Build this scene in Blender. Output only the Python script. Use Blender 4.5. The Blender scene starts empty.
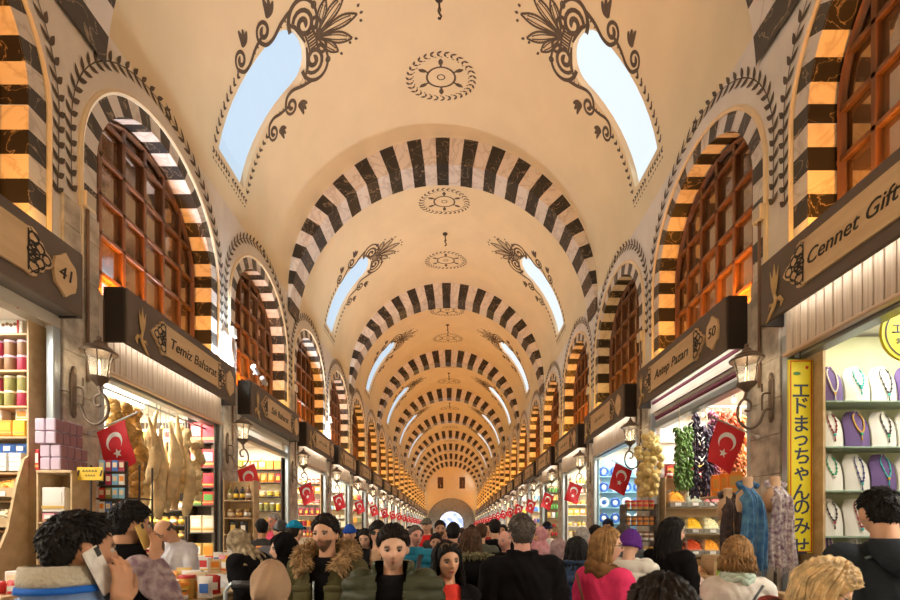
import bpy, bmesh, math, random
import numpy as np
from mathutils import Vector, Matrix, Euler
from mathutils.geometry import delaunay_2d_cdt
random.seed(7)
S = bpy.context.scene
COL = S.collection
PI = math.pi
def R(a): return a * PI / 180
ORD = ['first','second','third','fourth','fifth','sixth','seventh','eighth','ninth','tenth','eleventh','twelfth','thirteenth','fourteenth','fifteenth','sixteenth','seventeenth','eighteenth','nineteenth','twentieth','twenty-first','twenty-second','twenty-third','twenty-fourth']
# ---------------------------------------------------------------- materials
MATS = {}
def mat(name, col, rough=.6, metal=0., var=0., vscale=6., bump=0., bscale=40., emit=0., spec=.5, col2=None, coat=0., detail=4., sss=0.):
    if name in MATS: return MATS[name]
    m = bpy.data.materials.new(name); m.use_nodes = True
    nt = m.node_tree; b = nt.nodes['Principled BSDF']
    c = (*col, 1)
    b.inputs['Base Color'].default_value = c
    b.inputs['Roughness'].default_value = rough
    b.inputs['Metallic'].default_value = metal
    b.inputs['Specular IOR Level'].default_value = spec
    if coat: b.inputs['Coat Weight'].default_value = coat
    if emit:
        b.inputs['Emission Color'].default_value = c
        b.inputs['Emission Strength'].default_value = emit
    if var or col2 or bump:
        tc = nt.nodes.new('ShaderNodeTexCoord')
    if var or col2:
        n = nt.nodes.new('ShaderNodeTexNoise'); n.inputs['Scale'].default_value = vscale; n.inputs['Detail'].default_value = detail
        nt.links.new(tc.outputs['Object'], n.inputs['Vector'])
        r = nt.nodes.new('ShaderNodeValToRGB')
        if col2 is None:
            lo = [max(0, x * (1 - var)) for x in col]; hi = [min(1, x * (1 + var)) for x in col]
        else: lo, hi = col, col2
        r.color_ramp.elements[0].position = .32; r.color_ramp.elements[1].position = .68
        r.color_ramp.elements[0].color = (*lo, 1); r.color_ramp.elements[1].color = (*hi, 1)
        nt.links.new(n.outputs['Fac'], r.inputs['Fac']); nt.links.new(r.outputs['Color'], b.inputs['Base Color'])
    if bump:
        n2 = nt.nodes.new('ShaderNodeTexNoise'); n2.inputs['Scale'].default_value = bscale; n2.inputs['Detail'].default_value = 5
        nt.links.new(tc.outputs['Object'], n2.inputs['Vector'])
        bp = nt.nodes.new('ShaderNodeBump'); bp.inputs['Strength'].default_value = bump; bp.inputs['Distance'].default_value = .02
        nt.links.new(n2.outputs['Fac'], bp.inputs['Height']); nt.links.new(bp.outputs['Normal'], b.inputs['Normal'])
    MATS[name] = m
    return m
def marble(name, base, vein, scale=3., width=.035, rough=.35):
    m = bpy.data.materials.new(name); m.use_nodes = True; nt = m.node_tree; b = nt.nodes['Principled BSDF']
    b.inputs['Roughness'].default_value = rough
    tc = nt.nodes.new('ShaderNodeTexCoord')
    n = nt.nodes.new('ShaderNodeTexNoise'); n.inputs['Scale'].default_value = scale; n.inputs['Detail'].default_value = 6; n.inputs['Distortion'].default_value = 1.2
    nt.links.new(tc.outputs['Object'], n.inputs['Vector'])
    r = nt.nodes.new('ShaderNodeValToRGB'); e = r.color_ramp.elements
    e[0].position = .5 - width; e[0].color = (*base, 1); e[1].position = .5 + width; e[1].color = (*base, 1)
    x = e.new(.5); x.color = (*vein, 1)
    nt.links.new(n.outputs['Fac'], r.inputs['Fac']); nt.links.new(r.outputs['Color'], b.inputs['Base Color'])
    MATS[name] = m; return m
def woodmat(name, c1, c2, scale=3., rough=.5, axis=(1, 1, .1)):
    m = bpy.data.materials.new(name); m.use_nodes = True; nt = m.node_tree; b = nt.nodes['Principled BSDF']
    b.inputs['Roughness'].default_value = rough
    tc = nt.nodes.new('ShaderNodeTexCoord'); mp = nt.nodes.new('ShaderNodeMapping')
    mp.inputs['Scale'].default_value = axis
    nt.links.new(tc.outputs['Object'], mp.inputs['Vector'])
    n = nt.nodes.new('ShaderNodeTexNoise'); n.inputs['Scale'].default_value = scale * 4; n.inputs['Detail'].default_value = 5
    nt.links.new(mp.outputs['Vector'], n.inputs['Vector'])
    r = nt.nodes.new('ShaderNodeValToRGB'); e = r.color_ramp.elements
    e[0].position = .3; e[0].color = (*c1, 1); e[1].position = .7; e[1].color = (*c2, 1)
    nt.links.new(n.outputs['Fac'], r.inputs['Fac']); nt.links.new(r.outputs['Color'], b.inputs['Base Color'])
    MATS[name] = m; return m
def attrmat(name, rough=.6, bump=0., bscale=60., spec=.4, sss=0., sheen=0.):
    """surface whose colour is the mesh's own 'Col' attribute"""
    m = bpy.data.materials.new(name); m.use_nodes = True; nt = m.node_tree; b = nt.nodes['Principled BSDF']
    b.inputs['Roughness'].default_value = rough; b.inputs['Specular IOR Level'].default_value = spec
    a = nt.nodes.new('ShaderNodeAttribute'); a.attribute_name = 'Col'
    nt.links.new(a.outputs['Color'], b.inputs['Base Color'])
    if sss:
        b.inputs['Subsurface Weight'].default_value = sss; b.inputs['Subsurface Radius'].default_value = (.012, .005, .003)
    if sheen: b.inputs['Sheen Weight'].default_value = sheen
    if bump:
        tc = nt.nodes.new('ShaderNodeTexCoord')
        n2 = nt.nodes.new('ShaderNodeTexNoise'); n2.inputs['Scale'].default_value = bscale; n2.inputs['Detail'].default_value = 4
        nt.links.new(tc.outputs['Object'], n2.inputs['Vector'])
        bp = nt.nodes.new('ShaderNodeBump'); bp.inputs['Strength'].default_value = bump; bp.inputs['Distance'].default_value = .01
        nt.links.new(n2.outputs['Fac'], bp.inputs['Height']); nt.links.new(bp.outputs['Normal'], b.inputs['Normal'])
    MATS[name] = m; return m
def glassmat(name, col=(1, 1, 1), alpha=.18, rough=.05):
    m = bpy.data.materials.new(name); m.use_nodes = True; nt = m.node_tree
    b = nt.nodes['Principled BSDF']; out = nt.nodes['Material Output']
    b.inputs['Base Color'].default_value = (*col, 1); b.inputs['Roughness'].default_value = rough
    t = nt.nodes.new('ShaderNodeBsdfTransparent'); t.inputs['Color'].default_value = (*col, 1)
    mx = nt.nodes.new('ShaderNodeMixShader'); mx.inputs['Fac'].default_value = alpha
    nt.links.new(t.outputs[0], mx.inputs[1]); nt.links.new(b.outputs[0], mx.inputs[2]); nt.links.new(mx.outputs[0], out.inputs['Surface'])
    MATS[name] = m; return m
# ---------------------------------------------------------------- mesh builder
class MB:
    def __init__(s): s.v = []; s.f = []; s.m = []; s.c = None
    def add(s, vs, fs, m=0):
        o = len(s.v); s.v.extend(tuple(p) for p in vs)
        for f in fs: s.f.append(tuple(i + o for i in f)); s.m.append(m)
        return s
    def box(s, c, d, m=0, rot=None, bv=0.):
        x, y, z = d[0] / 2, d[1] / 2, d[2] / 2
        if bv <= 0:
            vs = [(-x,-y,-z),(x,-y,-z),(x,y,-z),(-x,y,-z),(-x,-y,z),(x,-y,z),(x,y,z),(-x,y,z)]
            fs = [(3,2,1,0),(4,5,6,7),(0,1,5,4),(1,2,6,5),(2,3,7,6),(3,0,4,7)]
        else:
            bv = min(bv, x * .9, y * .9, z * .9); vs = []; idx = {}
            for i in (-1, 1):
                for j in (-1, 1):
                    for k in (-1, 1):
                        for a in range(3):
                            p = [i * (x - bv), j * (y - bv), k * (z - bv)]
                            p[a] += (i, j, k)[a] * bv
                            idx[(i, j, k, a)] = len(vs); vs.append(tuple(p))
            fs = []
            sg = (-1, 1)
            for a in range(3):
                b_, c_ = (a + 1) % 3, (a + 2) % 3
                for q in sg:
                    def key(u, w):
                        t = [0, 0, 0]; t[a] = q; t[b_] = u; t[c_] = w; return (*t, a)
                    l = [idx[key(-1, -1)], idx[key(1, -1)], idx[key(1, 1)], idx[key(-1, 1)]]
                    fs.append(l if q > 0 else l[::-1])
            for a in range(3):
                b_, c_ = (a + 1) % 3, (a + 2) % 3
                for u in sg:
                    for w in sg:
                        def k2(q, ax):
                            t = [0, 0, 0]; t[a] = q; t[b_] = u; t[c_] = w; return idx[(*t, ax)]
                        l = [k2(-1, b_), k2(1, b_), k2(1, c_), k2(-1, c_)]
                        fs.append(l if u * w < 0 else l[::-1])
            for i in sg:
                for j in sg:
                    for k in sg:
                        l = [idx[(i, j, k, 0)], idx[(i, j, k, 1)], idx[(i, j, k, 2)]]
                        fs.append(l if i * j * k > 0 else l[::-1])
        if rot is not None: vs = [rot @ Vector(p) for p in vs]
        return s.add([(p[0] + c[0], p[1] + c[1], p[2] + c[2]) for p in vs], fs, m)
    def tube(s, pts, r, n=8, m=0, flat=1., up=None, cap=True):
        P = [Vector(p) for p in pts]; k = len(P)
        rs = r if isinstance(r, (list, tuple)) else [r] * k
        vs = []; prev = None
        for i in range(k):
            t = (P[min(i + 1, k - 1)] - P[max(i - 1, 0)])
            t = t.normalized() if t.length > 1e-9 else Vector((0, 0, 1))
            if prev is None:
                a = Vector(up) if up else (Vector((0, 0, 1)) if abs(t.z) < .9 else Vector((1, 0, 0)))
            else: a = prev
            a = (a - t * a.dot(t))
            a = a.normalized() if a.length > 1e-6 else t.orthogonal().normalized()
            b = t.cross(a); prev = a
            for j in range(n):
                w = 2 * PI * j / n
                vs.append(P[i] + a * math.cos(w) * rs[i] * flat + b * math.sin(w) * rs[i])
        fs = [(i * n + j, i * n + (j + 1) % n, (i + 1) * n + (j + 1) % n, (i + 1) * n + j) for i in range(k - 1) for j in range(n)]
        if cap: fs += [tuple(range(n))[::-1], tuple((k - 1) * n + j for j in range(n))]
        return s.add(vs, fs, m)
    def lathe(s, prof, n=16, c=(0, 0, 0), m=0, rot=None, sq=1.):
        vs = []; k = len(prof)
        for (r, z) in prof:
            for j in range(n):
                w = 2 * PI * j / n; p = Vector((r * math.cos(w), r * math.sin(w) * sq, z))
                if rot is not None: p = rot @ p
                vs.append((p[0] + c[0], p[1] + c[1], p[2] + c[2]))
        fs = [(i * n + j, i * n + (j + 1) % n, (i + 1) * n + (j + 1) % n, (i + 1) * n + j) for i in range(k - 1) for j in range(n)]
        if prof[0][0] > 1e-6: fs.append(tuple(range(n))[::-1])
        if prof[-1][0] > 1e-6: fs.append(tuple((k - 1) * n + j for j in range(n)))
        return s.add(vs, fs, m)
    def prism(s, poly, f0, f1, m=0, mside=None):
        """poly in 2d; f0, f1 map (u,v) to the two face positions"""
        n = len(poly)
        a = [f0(*p) for p in poly]; b = [f1(*p) for p in poly]
        s.add(a + b, [tuple(range(n))[::-1], tuple(range(n, 2 * n))], m)
        o = len(s.v) - 2 * n
        for i in range(n):
            j = (i + 1) % n; s.f.append((o + i, o + j, o + n + j, o + n + i)); s.m.append(m if mside is None else mside)
        return s
    def grid(s, fn, nu, nv, m=0, cu=False, cv=False):
        vs = [fn(i / nu, j / nv) for i in range(nu + (not cu)) for j in range(nv + (not cv))]
        w = nv + (not cv); h = nu + (not cu)
        fs = [(i * w + j, ((i + 1) % h) * w + j, ((i + 1) % h) * w + (j + 1) % w, i * w + (j + 1) % w) for i in range(nu) for j in range(nv)]
        return s.add(vs, fs, m)
    def ell(s, c, r, nu=16, nv=10, m=0, rot=None, fn=None):
        vs = []; fs = []
        for i in range(nv + 1):
            t = PI * i / nv
            for j in range(nu):
                w = 2 * PI * j / nu
                d = Vector((math.sin(t) * math.cos(w), math.sin(t) * math.sin(w), math.cos(t)))
                k = fn(d) if fn else 1.
                p = Vector((d.x * r[0] * k, d.y * r[1] * k, d.z * r[2] * k))
                if rot is not None: p = rot @ p
                vs.append((p[0] + c[0], p[1] + c[1], p[2] + c[2]))
        for i in range(nv):
            for j in range(nu):
                a, b = i * nu + j, i * nu + (j + 1) % nu
                if i == 0: fs.append((j, nu + j, nu + (j + 1) % nu))
                elif i == nv - 1: fs.append((a, a + nu, b))
                else: fs.append((a, a + nu, b + nu, b))
        return s.add(vs, fs, m)
    def mesh(s, name, mats, smooth=False, weld=False):
        me = bpy.data.meshes.new(name)
        me.from_pydata(s.v, [], s.f)
        for x in (mats if isinstance(mats, (list, tuple)) else [mats]): me.materials.append(x)
        if len(me.materials) > 1: me.polygons.foreach_set('material_index', s.m)
        if weld:
            bm = bmesh.new(); bm.from_mesh(me); bmesh.ops.remove_doubles(bm, verts=bm.verts, dist=1e-5)
            bmesh.ops.recalc_face_normals(bm, faces=bm.faces); bm.to_mesh(me); bm.free()
        if smooth:
            me.polygons.foreach_set('use_smooth', [True] * len(me.polygons))
            if smooth != 'all':
                bm = bmesh.new(); bm.from_mesh(me); lim = math.radians(smooth if not isinstance(smooth, bool) else 40)
                for e in bm.edges:
                    if len(e.link_faces) == 2 and e.calc_face_angle(0) > lim: e.smooth = False
                bm.to_mesh(me); bm.free()
        me.update()
        return me
    def build(s, name, mats, parent=None, smooth=False, weld=False, loc=None):
        return obj(name, s.mesh(name, mats, smooth, weld), parent, loc)
def obj(name, me, parent=None, loc=None):
    o = bpy.data.objects.new(name, me); COL.objects.link(o)
    if parent is not None: o.parent = parent
    if loc is not None: o.location = loc
    return o
def tag(o, label=None, cat=None, group=None, kind=None):
    if label: o['label'] = label
    if cat: o['category'] = cat
    if group: o['group'] = group
    if kind: o['kind'] = kind
    return o
def thing(name, label, cat, loc=(0, 0, 0), rz=0., group=None):
    o = bpy.data.objects.new(name, None); COL.objects.link(o); o.empty_display_size = .1
    o.location = loc; o.rotation_euler = (0, 0, rz)
    return tag(o, label, cat, group)
KIDS = {}
def dup(root, loc=None, rz=None, label=None, group=None, scale=None, deep=True, mats=None):
    def cp(o, par):
        c = o.copy(); COL.objects.link(c)
        if par is not None: c.parent = par
        if deep:
            for ch in o.children: cp(ch, c)
        return c
    r = cp(root, None)
    if loc is not None: r.location = loc
    if rz is not None: r.rotation_euler = (0, 0, rz)
    if scale is not None: r.scale = scale if not isinstance(scale, (int, float)) else (scale,) * 3
    if label: r['label'] = label
    if group: r['group'] = group
    return r
def structure(name, me=None):
    o = bpy.data.objects.new(name, me); COL.objects.link(o); o['kind'] = 'structure'; return o
def text_mesh(body, size, extrude=.004, shear=0., align='CENTER', offset=0., res=3, spacing=1.):
    cu = bpy.data.curves.new('lettering', 'FONT'); cu.body = body; cu.size = size; cu.extrude = extrude; cu.shear = shear
    cu.align_x = align; cu.align_y = 'CENTER'; cu.offset = offset; cu.resolution_u = res; cu.space_character = spacing
    o = bpy.data.objects.new('lettering', cu); COL.objects.link(o)
    dg = bpy.context.evaluated_depsgraph_get(); dg.update()
    me = bpy.data.meshes.new_from_object(o.evaluated_get(dg))
    bpy.data.objects.remove(o); bpy.data.curves.remove(cu)
    return me
def inpoly(p, poly):
    x, y = p; c = False; n = len(poly); j = n - 1
    for i in range(n):
        xi, yi = poly[i]; xj, yj = poly[j]
        if (yi > y) != (yj > y) and x < (xj - xi) * (y - yi) / (yj - yi) + xi: c = not c
        j = i
    return c
def cdt_fill(outer, holes, extra, fmap):
    vs = []; es = []
    for loop in [outer] + holes:
        o = len(vs); vs += [Vector(p) for p in loop]; n = len(loop); es += [(o + i, o + (i + 1) % n) for i in range(n)]
    vs += [Vector(p) for p in extra if not any(inpoly(p, h) for h in holes)]
    ov, oe, of, *_ = delaunay_2d_cdt(vs, es, [], 0, 1e-5)
    fs = []
    for f in of:
        c = sum((ov[i] for i in f), Vector((0, 0))) / len(f)
        if not any(inpoly(c, h) for h in holes) and inpoly(c, outer): fs.append(tuple(f))
    return [fmap(p[0], p[1]) for p in ov], fs
# ---------------------------------------------------------------- painted line work: flat shapes in (u, v)
class Paint:
    def __init__(s): s.polys = []
    def leaf(s, p, ang, ln, wd, n=5):
        c, q = math.cos(ang), math.sin(ang); L = []
        for i in range(n + 1):
            t = i / n; w = wd / 2 * math.sin(PI * t ** .8); L.append((t * ln, w))
        for i in range(n - 1, 0, -1):
            t = i / n; w = wd / 2 * math.sin(PI * t ** .8); L.append((t * ln, -w))
        s.polys.append([(p[0] + a * c - b * q, p[1] + a * q + b * c) for a, b in L])
    def line(s, pts, w):
        n = len(pts); ws = w if isinstance(w, (list, tuple)) else [w] * n; Lf = []; Rt = []
        for i in range(n):
            a = pts[max(i - 1, 0)]; b = pts[min(i + 1, n - 1)]
            dx, dy = b[0] - a[0], b[1] - a[1]; l = math.hypot(dx, dy) or 1
            nx, ny = -dy / l * ws[i] / 2, dx / l * ws[i] / 2
            Lf.append((pts[i][0] + nx, pts[i][1] + ny)); Rt.append((pts[i][0] - nx, pts[i][1] - ny))
        for i in range(n - 1): s.polys.append([Lf[i], Lf[i + 1], Rt[i + 1], Rt[i]][::-1])
    def ring(s, c, r, w, n=28, sy=1.):
        s.line([(c[0] + r * math.cos(2 * PI * i / n), c[1] + r * sy * math.sin(2 * PI * i / n)) for i in range(n + 1)], w)
    def spiral(s, c, r0, a0, turns, w0, w1, r1=.02, n=26, dirn=1):
        pts = []; ws = []
        for i in range(n + 1):
            t = i / n; r = r0 * (1 - t) + r1 * t; a = a0 + dirn * turns * 2 * PI * t
            pts.append((c[0] + r * math.cos(a), c[1] + r * math.sin(a))); ws.append(w0 * (1 - t) + w1 * t)
        s.line(pts, ws); return pts
    def mirrored(s):
        s.polys += [[(-x, y) for x, y in p][::-1] for p in s.polys]; return s
    def mesh(s, name, m, fmap):
        b = MB()
        for p in s.polys: b.add([fmap(*q) for q in p], [tuple(range(len(p)))])
        return b.mesh(name, m)
# ================================================================ the hall
XC = -.295; HW = 4.4; ZC = 8.45; RV = 4.4; BAY = 7.6; A0 = 5.32; AT = .78; SH = 3.8
BL, BR = 5.72, 5.95                       # first shop boundary on each side
WL, WR = XC - HW, XC + HW
NB = 10                                    # bays ahead
YE = A0 + BAY * NB + AT - 3.0              # end wall
plaster = mat('plaster', (.83, .705, .47), .85, var=.035, vscale=1.3, bump=.12, bscale=9)
plaster_wall = mat('wall_plaster', (.80, .745, .665), .85, var=.05, vscale=2.2, bump=.2, bscale=14)
lipm = mat('lip_plaster', (.80, .66, .45), .8, var=.05)
black_marble = marble('black_marble', (.026, .022, .019), (.35, .27, .18), 2.2, .010)
white_marble = marble('white_marble', (.72, .67, .62), (.56, .50, .45), 1.6, .05)
paintm = mat('brown_paint', (.115, .085, .058), .8, var=.2, vscale=5)
stone = mat('rough_stone', (.36, .31, .25), .9, col2=(.70, .64, .55), vscale=5.5, bump=.9, bscale=16, detail=8)
stone_grey = mat('grey_stone', (.40, .385, .35), .9, col2=(.55, .53, .49), vscale=2.5, bump=.5, bscale=8)
floor_m = mat('floor_stone', (.16, .145, .13), .5, var=.25, vscale=2.)
shopwall = mat('shop_paint', (.72, .68, .58), .7, var=.04, vscale=2)
shopceil = mat('shop_ceiling_paint', (.8, .79, .76), .6)
frame_wood = woodmat('window_wood', (.09, .035, .014), (.20, .085, .032), 2., .45)
pane_m = mat('window_glass', (.15, .075, .035), .06, var=.5, vscale=1.1, spec=.9)
pane_m.node_tree.nodes['Principled BSDF'].inputs['IOR'].default_value = 2.1
sky_m = mat('daylight_pane', (.12, .15, .18), .5)
_b = sky_m.node_tree.nodes['Principled BSDF']; _b.inputs['Emission Color'].default_value = (.60, .80, 1., 1); _b.inputs['Emission Strength'].default_value = .62
sky_m2 = mat('bright_daylight_pane', (.12, .15, .18), .5)
_b = sky_m2.node_tree.nodes['Principled BSDF']; _b.inputs['Emission Color'].default_value = (.78, .90, 1., 1); _b.inputs['Emission Strength'].default_value = .72
iron = mat('dark_iron', (.075, .06, .05), .5, .6)

def vmap(y0):
    def f(a, y, off=0.):
        th = a / RV; r = RV - off
        return (XC - r * math.cos(th), y0 + y, ZC + r * math.sin(th))
    return f
# ---- vault: one bay, with an arched skylight on each flank
VL = BAY - AT; VM = VL / 2 + .01
SKB, SKT, SKW = R(10.3) * RV, R(50.3) * RV, .54
def skyloop(mir):
    L = [(SKB, VM - SKW), (SKB, VM + SKW)]
    for i in range(13):
        t = PI * i / 12; L.append((SKT - SKW * .9 + SKW * .9 * math.sin(t), VM + SKW * math.cos(t)))
    # straight flanks get extra points
    out = []
    for i, p in enumerate(L):
        q = L[(i + 1) % len(L)]; d = math.hypot(q[0] - p[0], q[1] - p[1]); k = max(1, int(d / .3))
        out += [(p[0] + (q[0] - p[0]) * j / k, p[1] + (q[1] - p[1]) * j / k) for j in range(k)]
    if mir: out = [(PI * RV - a, y) for a, y in out][::-1]
    return out
holes = [skyloop(0), skyloop(1)]
NA, NY = 56, 10
outer = [(PI * RV * i / NA, 0.) for i in range(NA)] + [(PI * RV, VL * j / NY) for j in range(NY)] + [(PI * RV * (NA - i) / NA, VL) for i in range(NA)] + [(0., VL * (NY - j) / NY) for j in range(NY)]
extra = [(PI * RV * i / NA, VL * j / NY) for i in range(1, NA) for j in range(1, NY)]
vs, fs = cdt_fill(outer, holes, extra, vmap(0))
vault_me = MB().add(vs, fs).mesh('vault', plaster, smooth='all')
ceiling = structure('ceiling')
bays = []
for k in range(-1, NB):
    y0 = A0 + AT + BAY * k
    o = obj('vault', vault_me, ceiling, (0, y0, 0)); bays.append(y0)
# skylights: a splayed shaft and the pane at its head
def sky_meshes(mir):
    lp = skyloop(mir); f = vmap(0); n = len(lp); D = .10
    b = MB()
    ce = (sum(p[0] for p in lp) / n, sum(p[1] for p in lp) / n)
    inn = [f(*p) for p in lp]; out = [f(p[0] * .96 + ce[0] * .04, p[1] * .9 + ce[1] * .1, -D) for p in lp]
    b.add(inn + out, [(i, (i + 1) % n, n + (i + 1) % n, n + i) for i in range(n)])
    sh = b.mesh('skylight_shaft', plaster)
    L2 = [(p[0] * .96 + ce[0] * .04, p[1] * .9 + ce[1] * .1) for p in lp]
    ex = [(ce[0] + i * .3, ce[1]) for i in range(-5, 6)]
    v2, f2 = cdt_fill(L2, [], [e for e in ex if inpoly(e, L2)], lambda a, y: f(a, y, -D + .02))
    pn = MB().add(v2, f2).mesh('skylight_pane', sky_m2 if mir else sky_m)
    return sh, pn
skm = [sky_meshes(0), sky_meshes(1)]
# painted ornament round a skylight: u across, v up from its sill
def sky_paint():
    P = Paint()
    H = SKT - SKB
    # leaf chain up the lower flank (one side, mirrored after)
    e = SKW + .13
    nn = 9
    for i in range(nn):
        v = .0 + i * .165
        P.leaf((e, v), R(60), .13, .055); P.leaf((e + .02, v), R(128), .11, .05)
        P.leaf((e + .03, v + .07), R(20), .07, .035)
    for i in range(7):
        u = .05 + i * .1
        P.leaf((u, -.16), R(30), .1, .045); P.leaf((u, -.16), R(-35), .09, .045)
        P.leaf((u + .05, -.28), R(200), .07, .035)
    # scrolls
    def S_(x0, y0, sc, hand=1):
        P.spiral((x0 + .10 * sc, y0 + .14 * sc), .17 * sc, R(-110), 1.35 * hand, .035 * sc, .06 * sc, .03 * sc, dirn=1)
        pts = [(x0 + .10 * sc + .17 * sc * math.cos(R(-110)), y0 + .14 * sc + .17 * sc * math.sin(R(-110))), (x0 - .10 * sc, y0 + .10 * sc), (x0 - .12 * sc, y0 + .3 * sc), (x0 - .03 * sc, y0 + .55 * sc), (x0 + .02 * sc, y0 + .8 * sc)]
        P.line(smooth2(pts), .045 * sc)
        for i in range(5): P.leaf((x0 - .11 * sc + .02 * i, y0 + (.15 + .12 * i) * sc), R(150), .06 * sc, .03 * sc)
        for i, a in enumerate((75, 50, 25)):
            c = (x0 + .22 * sc, y0 + .30 * sc)
            q = [(c[0], c[1]), (c[0] + .10 * sc * math.cos(R(a)), c[1] + .13 * sc * math.sin(R(a))), (c[0] + .26 * sc * math.cos(R(a - 12)), c[1] + .26 * sc * math.sin(R(a - 12)))]
            P.line(smooth2(q), [.02 * sc + .05 * sc * math.sin(PI * j / 12) for j in range(13)])
    def smooth2(pts, k=4):
        out = []
        n = len(pts)
        for i in range(n - 1):
            p0, p1, p2, p3 = pts[max(i - 1, 0)], pts[i], pts[i + 1], pts[min(i + 2, n - 1)]
            kk = 12 // (n - 1) if n == 3 else k
            for j in range(kk):
                t = j / kk
                out.append(tuple(.5 * (2 * p1[d] + (p2[d] - p0[d]) * t + (2 * p0[d] - 5 * p1[d] + 4 * p2[d] - p3[d]) * t * t + (3 * p1[d] - p0[d] - 3 * p2[d] + p3[d]) * t ** 3) for d in (0, 1)))
        out.append(pts[-1]); return out
    S_(SKW + .16, 1.45, .95); S_(SKW + .12, 2.15, 1.05)
    # volutes at the crown
    T = H + .01
    P.spiral((.34, T + .10), .26, R(-60), 1.6, .05, .07, .03); P.spiral((.40, T + .12), .36, R(-95), .7, .06, .03, .3)
    P.spiral((.22, T + .34), .15, R(-200), -1.2, .04, .06, .02)
    P.line([(.05, T + .02), (.2, T - .02), (.4, T - .1), (.55, T - .25)], [.03, .05, .05, .03])
    for i in range(4): P.line([(.03 + .05 * i, T + .10), (.03 + .05 * i, T + .26)], .025)
    P.line([(0, T + .29), (.24, T + .26)], .035); P.line([(0, T + .08), (.24, T + .06)], .03)
    # palmette
    for a, l, w in ((90, .98, .2), (64, .86, .2), (40, .62, .18)):
        c, q = math.cos(R(a)), math.sin(R(a)); b0 = (.03 * c, T + .3)
        for sg in (-1, 1):
            if a == 90 and sg < 0: continue
            pts = []
            for i in range(13):
                t = i / 12; w_ = sg * w / 2 * math.sin(PI * t ** 1.5); pts.append((b0[0] + c * l * t - q * w_, b0[1] + q * l * t + c * w_))
            P.line(pts, .028)
            for i in range(2, 12):
                P.leaf(pts[i], R(a) - sg * R(115), .035, .02, 3)
            pts = []
            for i in range(9):
                t = i / 8 * .85; w_ = sg * w * .22 * math.sin(PI * t ** 1.3); pts.append((b0[0] + c * l * t - q * w_, b0[1] + q * l * t + c * w_))
            P.line(pts, .016)
        tip = (b0[0] + c * (l + .05), b0[1] + q * (l + .05)); P.leaf(tip, R(a), .09, .06)
    P.leaf((.12, T + 1.30), R(60), .08, .06); P.leaf((.42, T + .98), R(40), .08, .06)
    P.ring((.52, T + .42), .05, .025, 8)
    return P.mirrored()
_ol = Paint.line
Paint.line = lambda s_, pts, w: _ol(s_, pts, [x * 1.45 for x in w] if isinstance(w, (list, tuple)) else w * 1.45)
skp = sky_paint()
Paint.line = _ol
sky_paint_me = [skp.mesh('skylight_border', paintm, lambda u, v: vmap(0)(SKB + v, VM + u, .006)),
                skp.mesh('skylight_border', paintm, lambda u, v: vmap(0)(PI * RV - SKB - v, VM + u, .006))]
def medallion():
    P = Paint()
    n = 30
    for i in range(n):
        a = 2 * PI * i / n; p = (.80 * math.cos(a), .80 * math.sin(a))
        P.leaf(p, a + R(62), .15, .062); P.leaf(p, a + R(150), .13, .055)
        P.leaf((.70 * math.cos(a + .1), .70 * math.sin(a + .1)), a + R(120), .06, .03)
    P.ring((0, 0), .35, .05); P.ring((0, 0), .09, .03, 16)
    for i in range(6):
        a = 2 * PI * (i + .5) / 6 + R(0)
        d = (math.cos(a), math.sin(a)); P.line([(.36 * d[0], .36 * d[1]), (.50 * d[0], .50 * d[1])], .05)
        P.leaf((.44 * d[0], .44 * d[1]), a, .2, .12); P.leaf((.42 * d[0], .42 * d[1]), a + .55, .1, .05); P.leaf((.42 * d[0], .42 * d[1]), a - .55, .1, .05)
    return P
med_me = medallion().mesh('painted_medallion', paintm, lambda u, v: vmap(0)(PI * RV / 2 + u, v * .70, .006))
for y0 in bays:
    for dy in (-1.68, 1.68): obj('painted_medallion', med_me, ceiling, (0, y0 + VM + dy, 0))
wn = 0
for mir in (0, 1):
    for y0 in bays:
        wn += 1
        w = structure('window_%d' % wn)
        obj('skylight_shaft', skm[mir][0], w, (0, y0, 0)); obj('skylight_pane', skm[mir][1], w, (0, y0, 0))
        obj('painted_border', sky_paint_me[mir], w, (0, y0, 0))
# ---- transverse arches of black and white marble
def arch_mesh():
    b = MB(); RI = 4.36; ZI = 7.72; Z0 = 8.12
    def P(th, y, inner):
        r, zc = (RI, ZI) if inner else (RV - .005, ZC)
        d = Z0 - zc; q = d * math.sin(th); t = -q + math.sqrt(q * q - d * d + r * r)
        return (XC + min(1, (HW - .004) / max(HW * .9, abs(t * math.cos(th)))) * t * math.cos(th) if abs(t * math.cos(th)) > HW - .004 else XC + t * math.cos(th), y, Z0 + t * math.sin(th))
    seg = R(5); sub = 2
    for i in range(-18, 19):
        m = 0 if i % 2 == 0 else 1
        for j in range(sub):
            t0 = PI / 2 + (i - .5 + j / sub) * seg; t1 = t0 + seg / sub
            for (ya, yb, ia, ib) in ((0, 0, 0, 1), (0, AT, 1, 1), (AT, AT, 1, 0)):
                b.add([P(t0, ya, ia), P(t1, ya, ia), P(t1, yb, ib), P(t0, yb, ib)], [(0, 1, 2, 3)], m)
    return b.mesh('transverse_arch', [black_marble, white_marble, plaster_wall])
arch_me = arch_mesh()
for k in range(-1, NB):
    t = structure('trim_%d' % (k + 2), arch_me); t.location = (0, A0 + BAY * k, 0)
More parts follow.
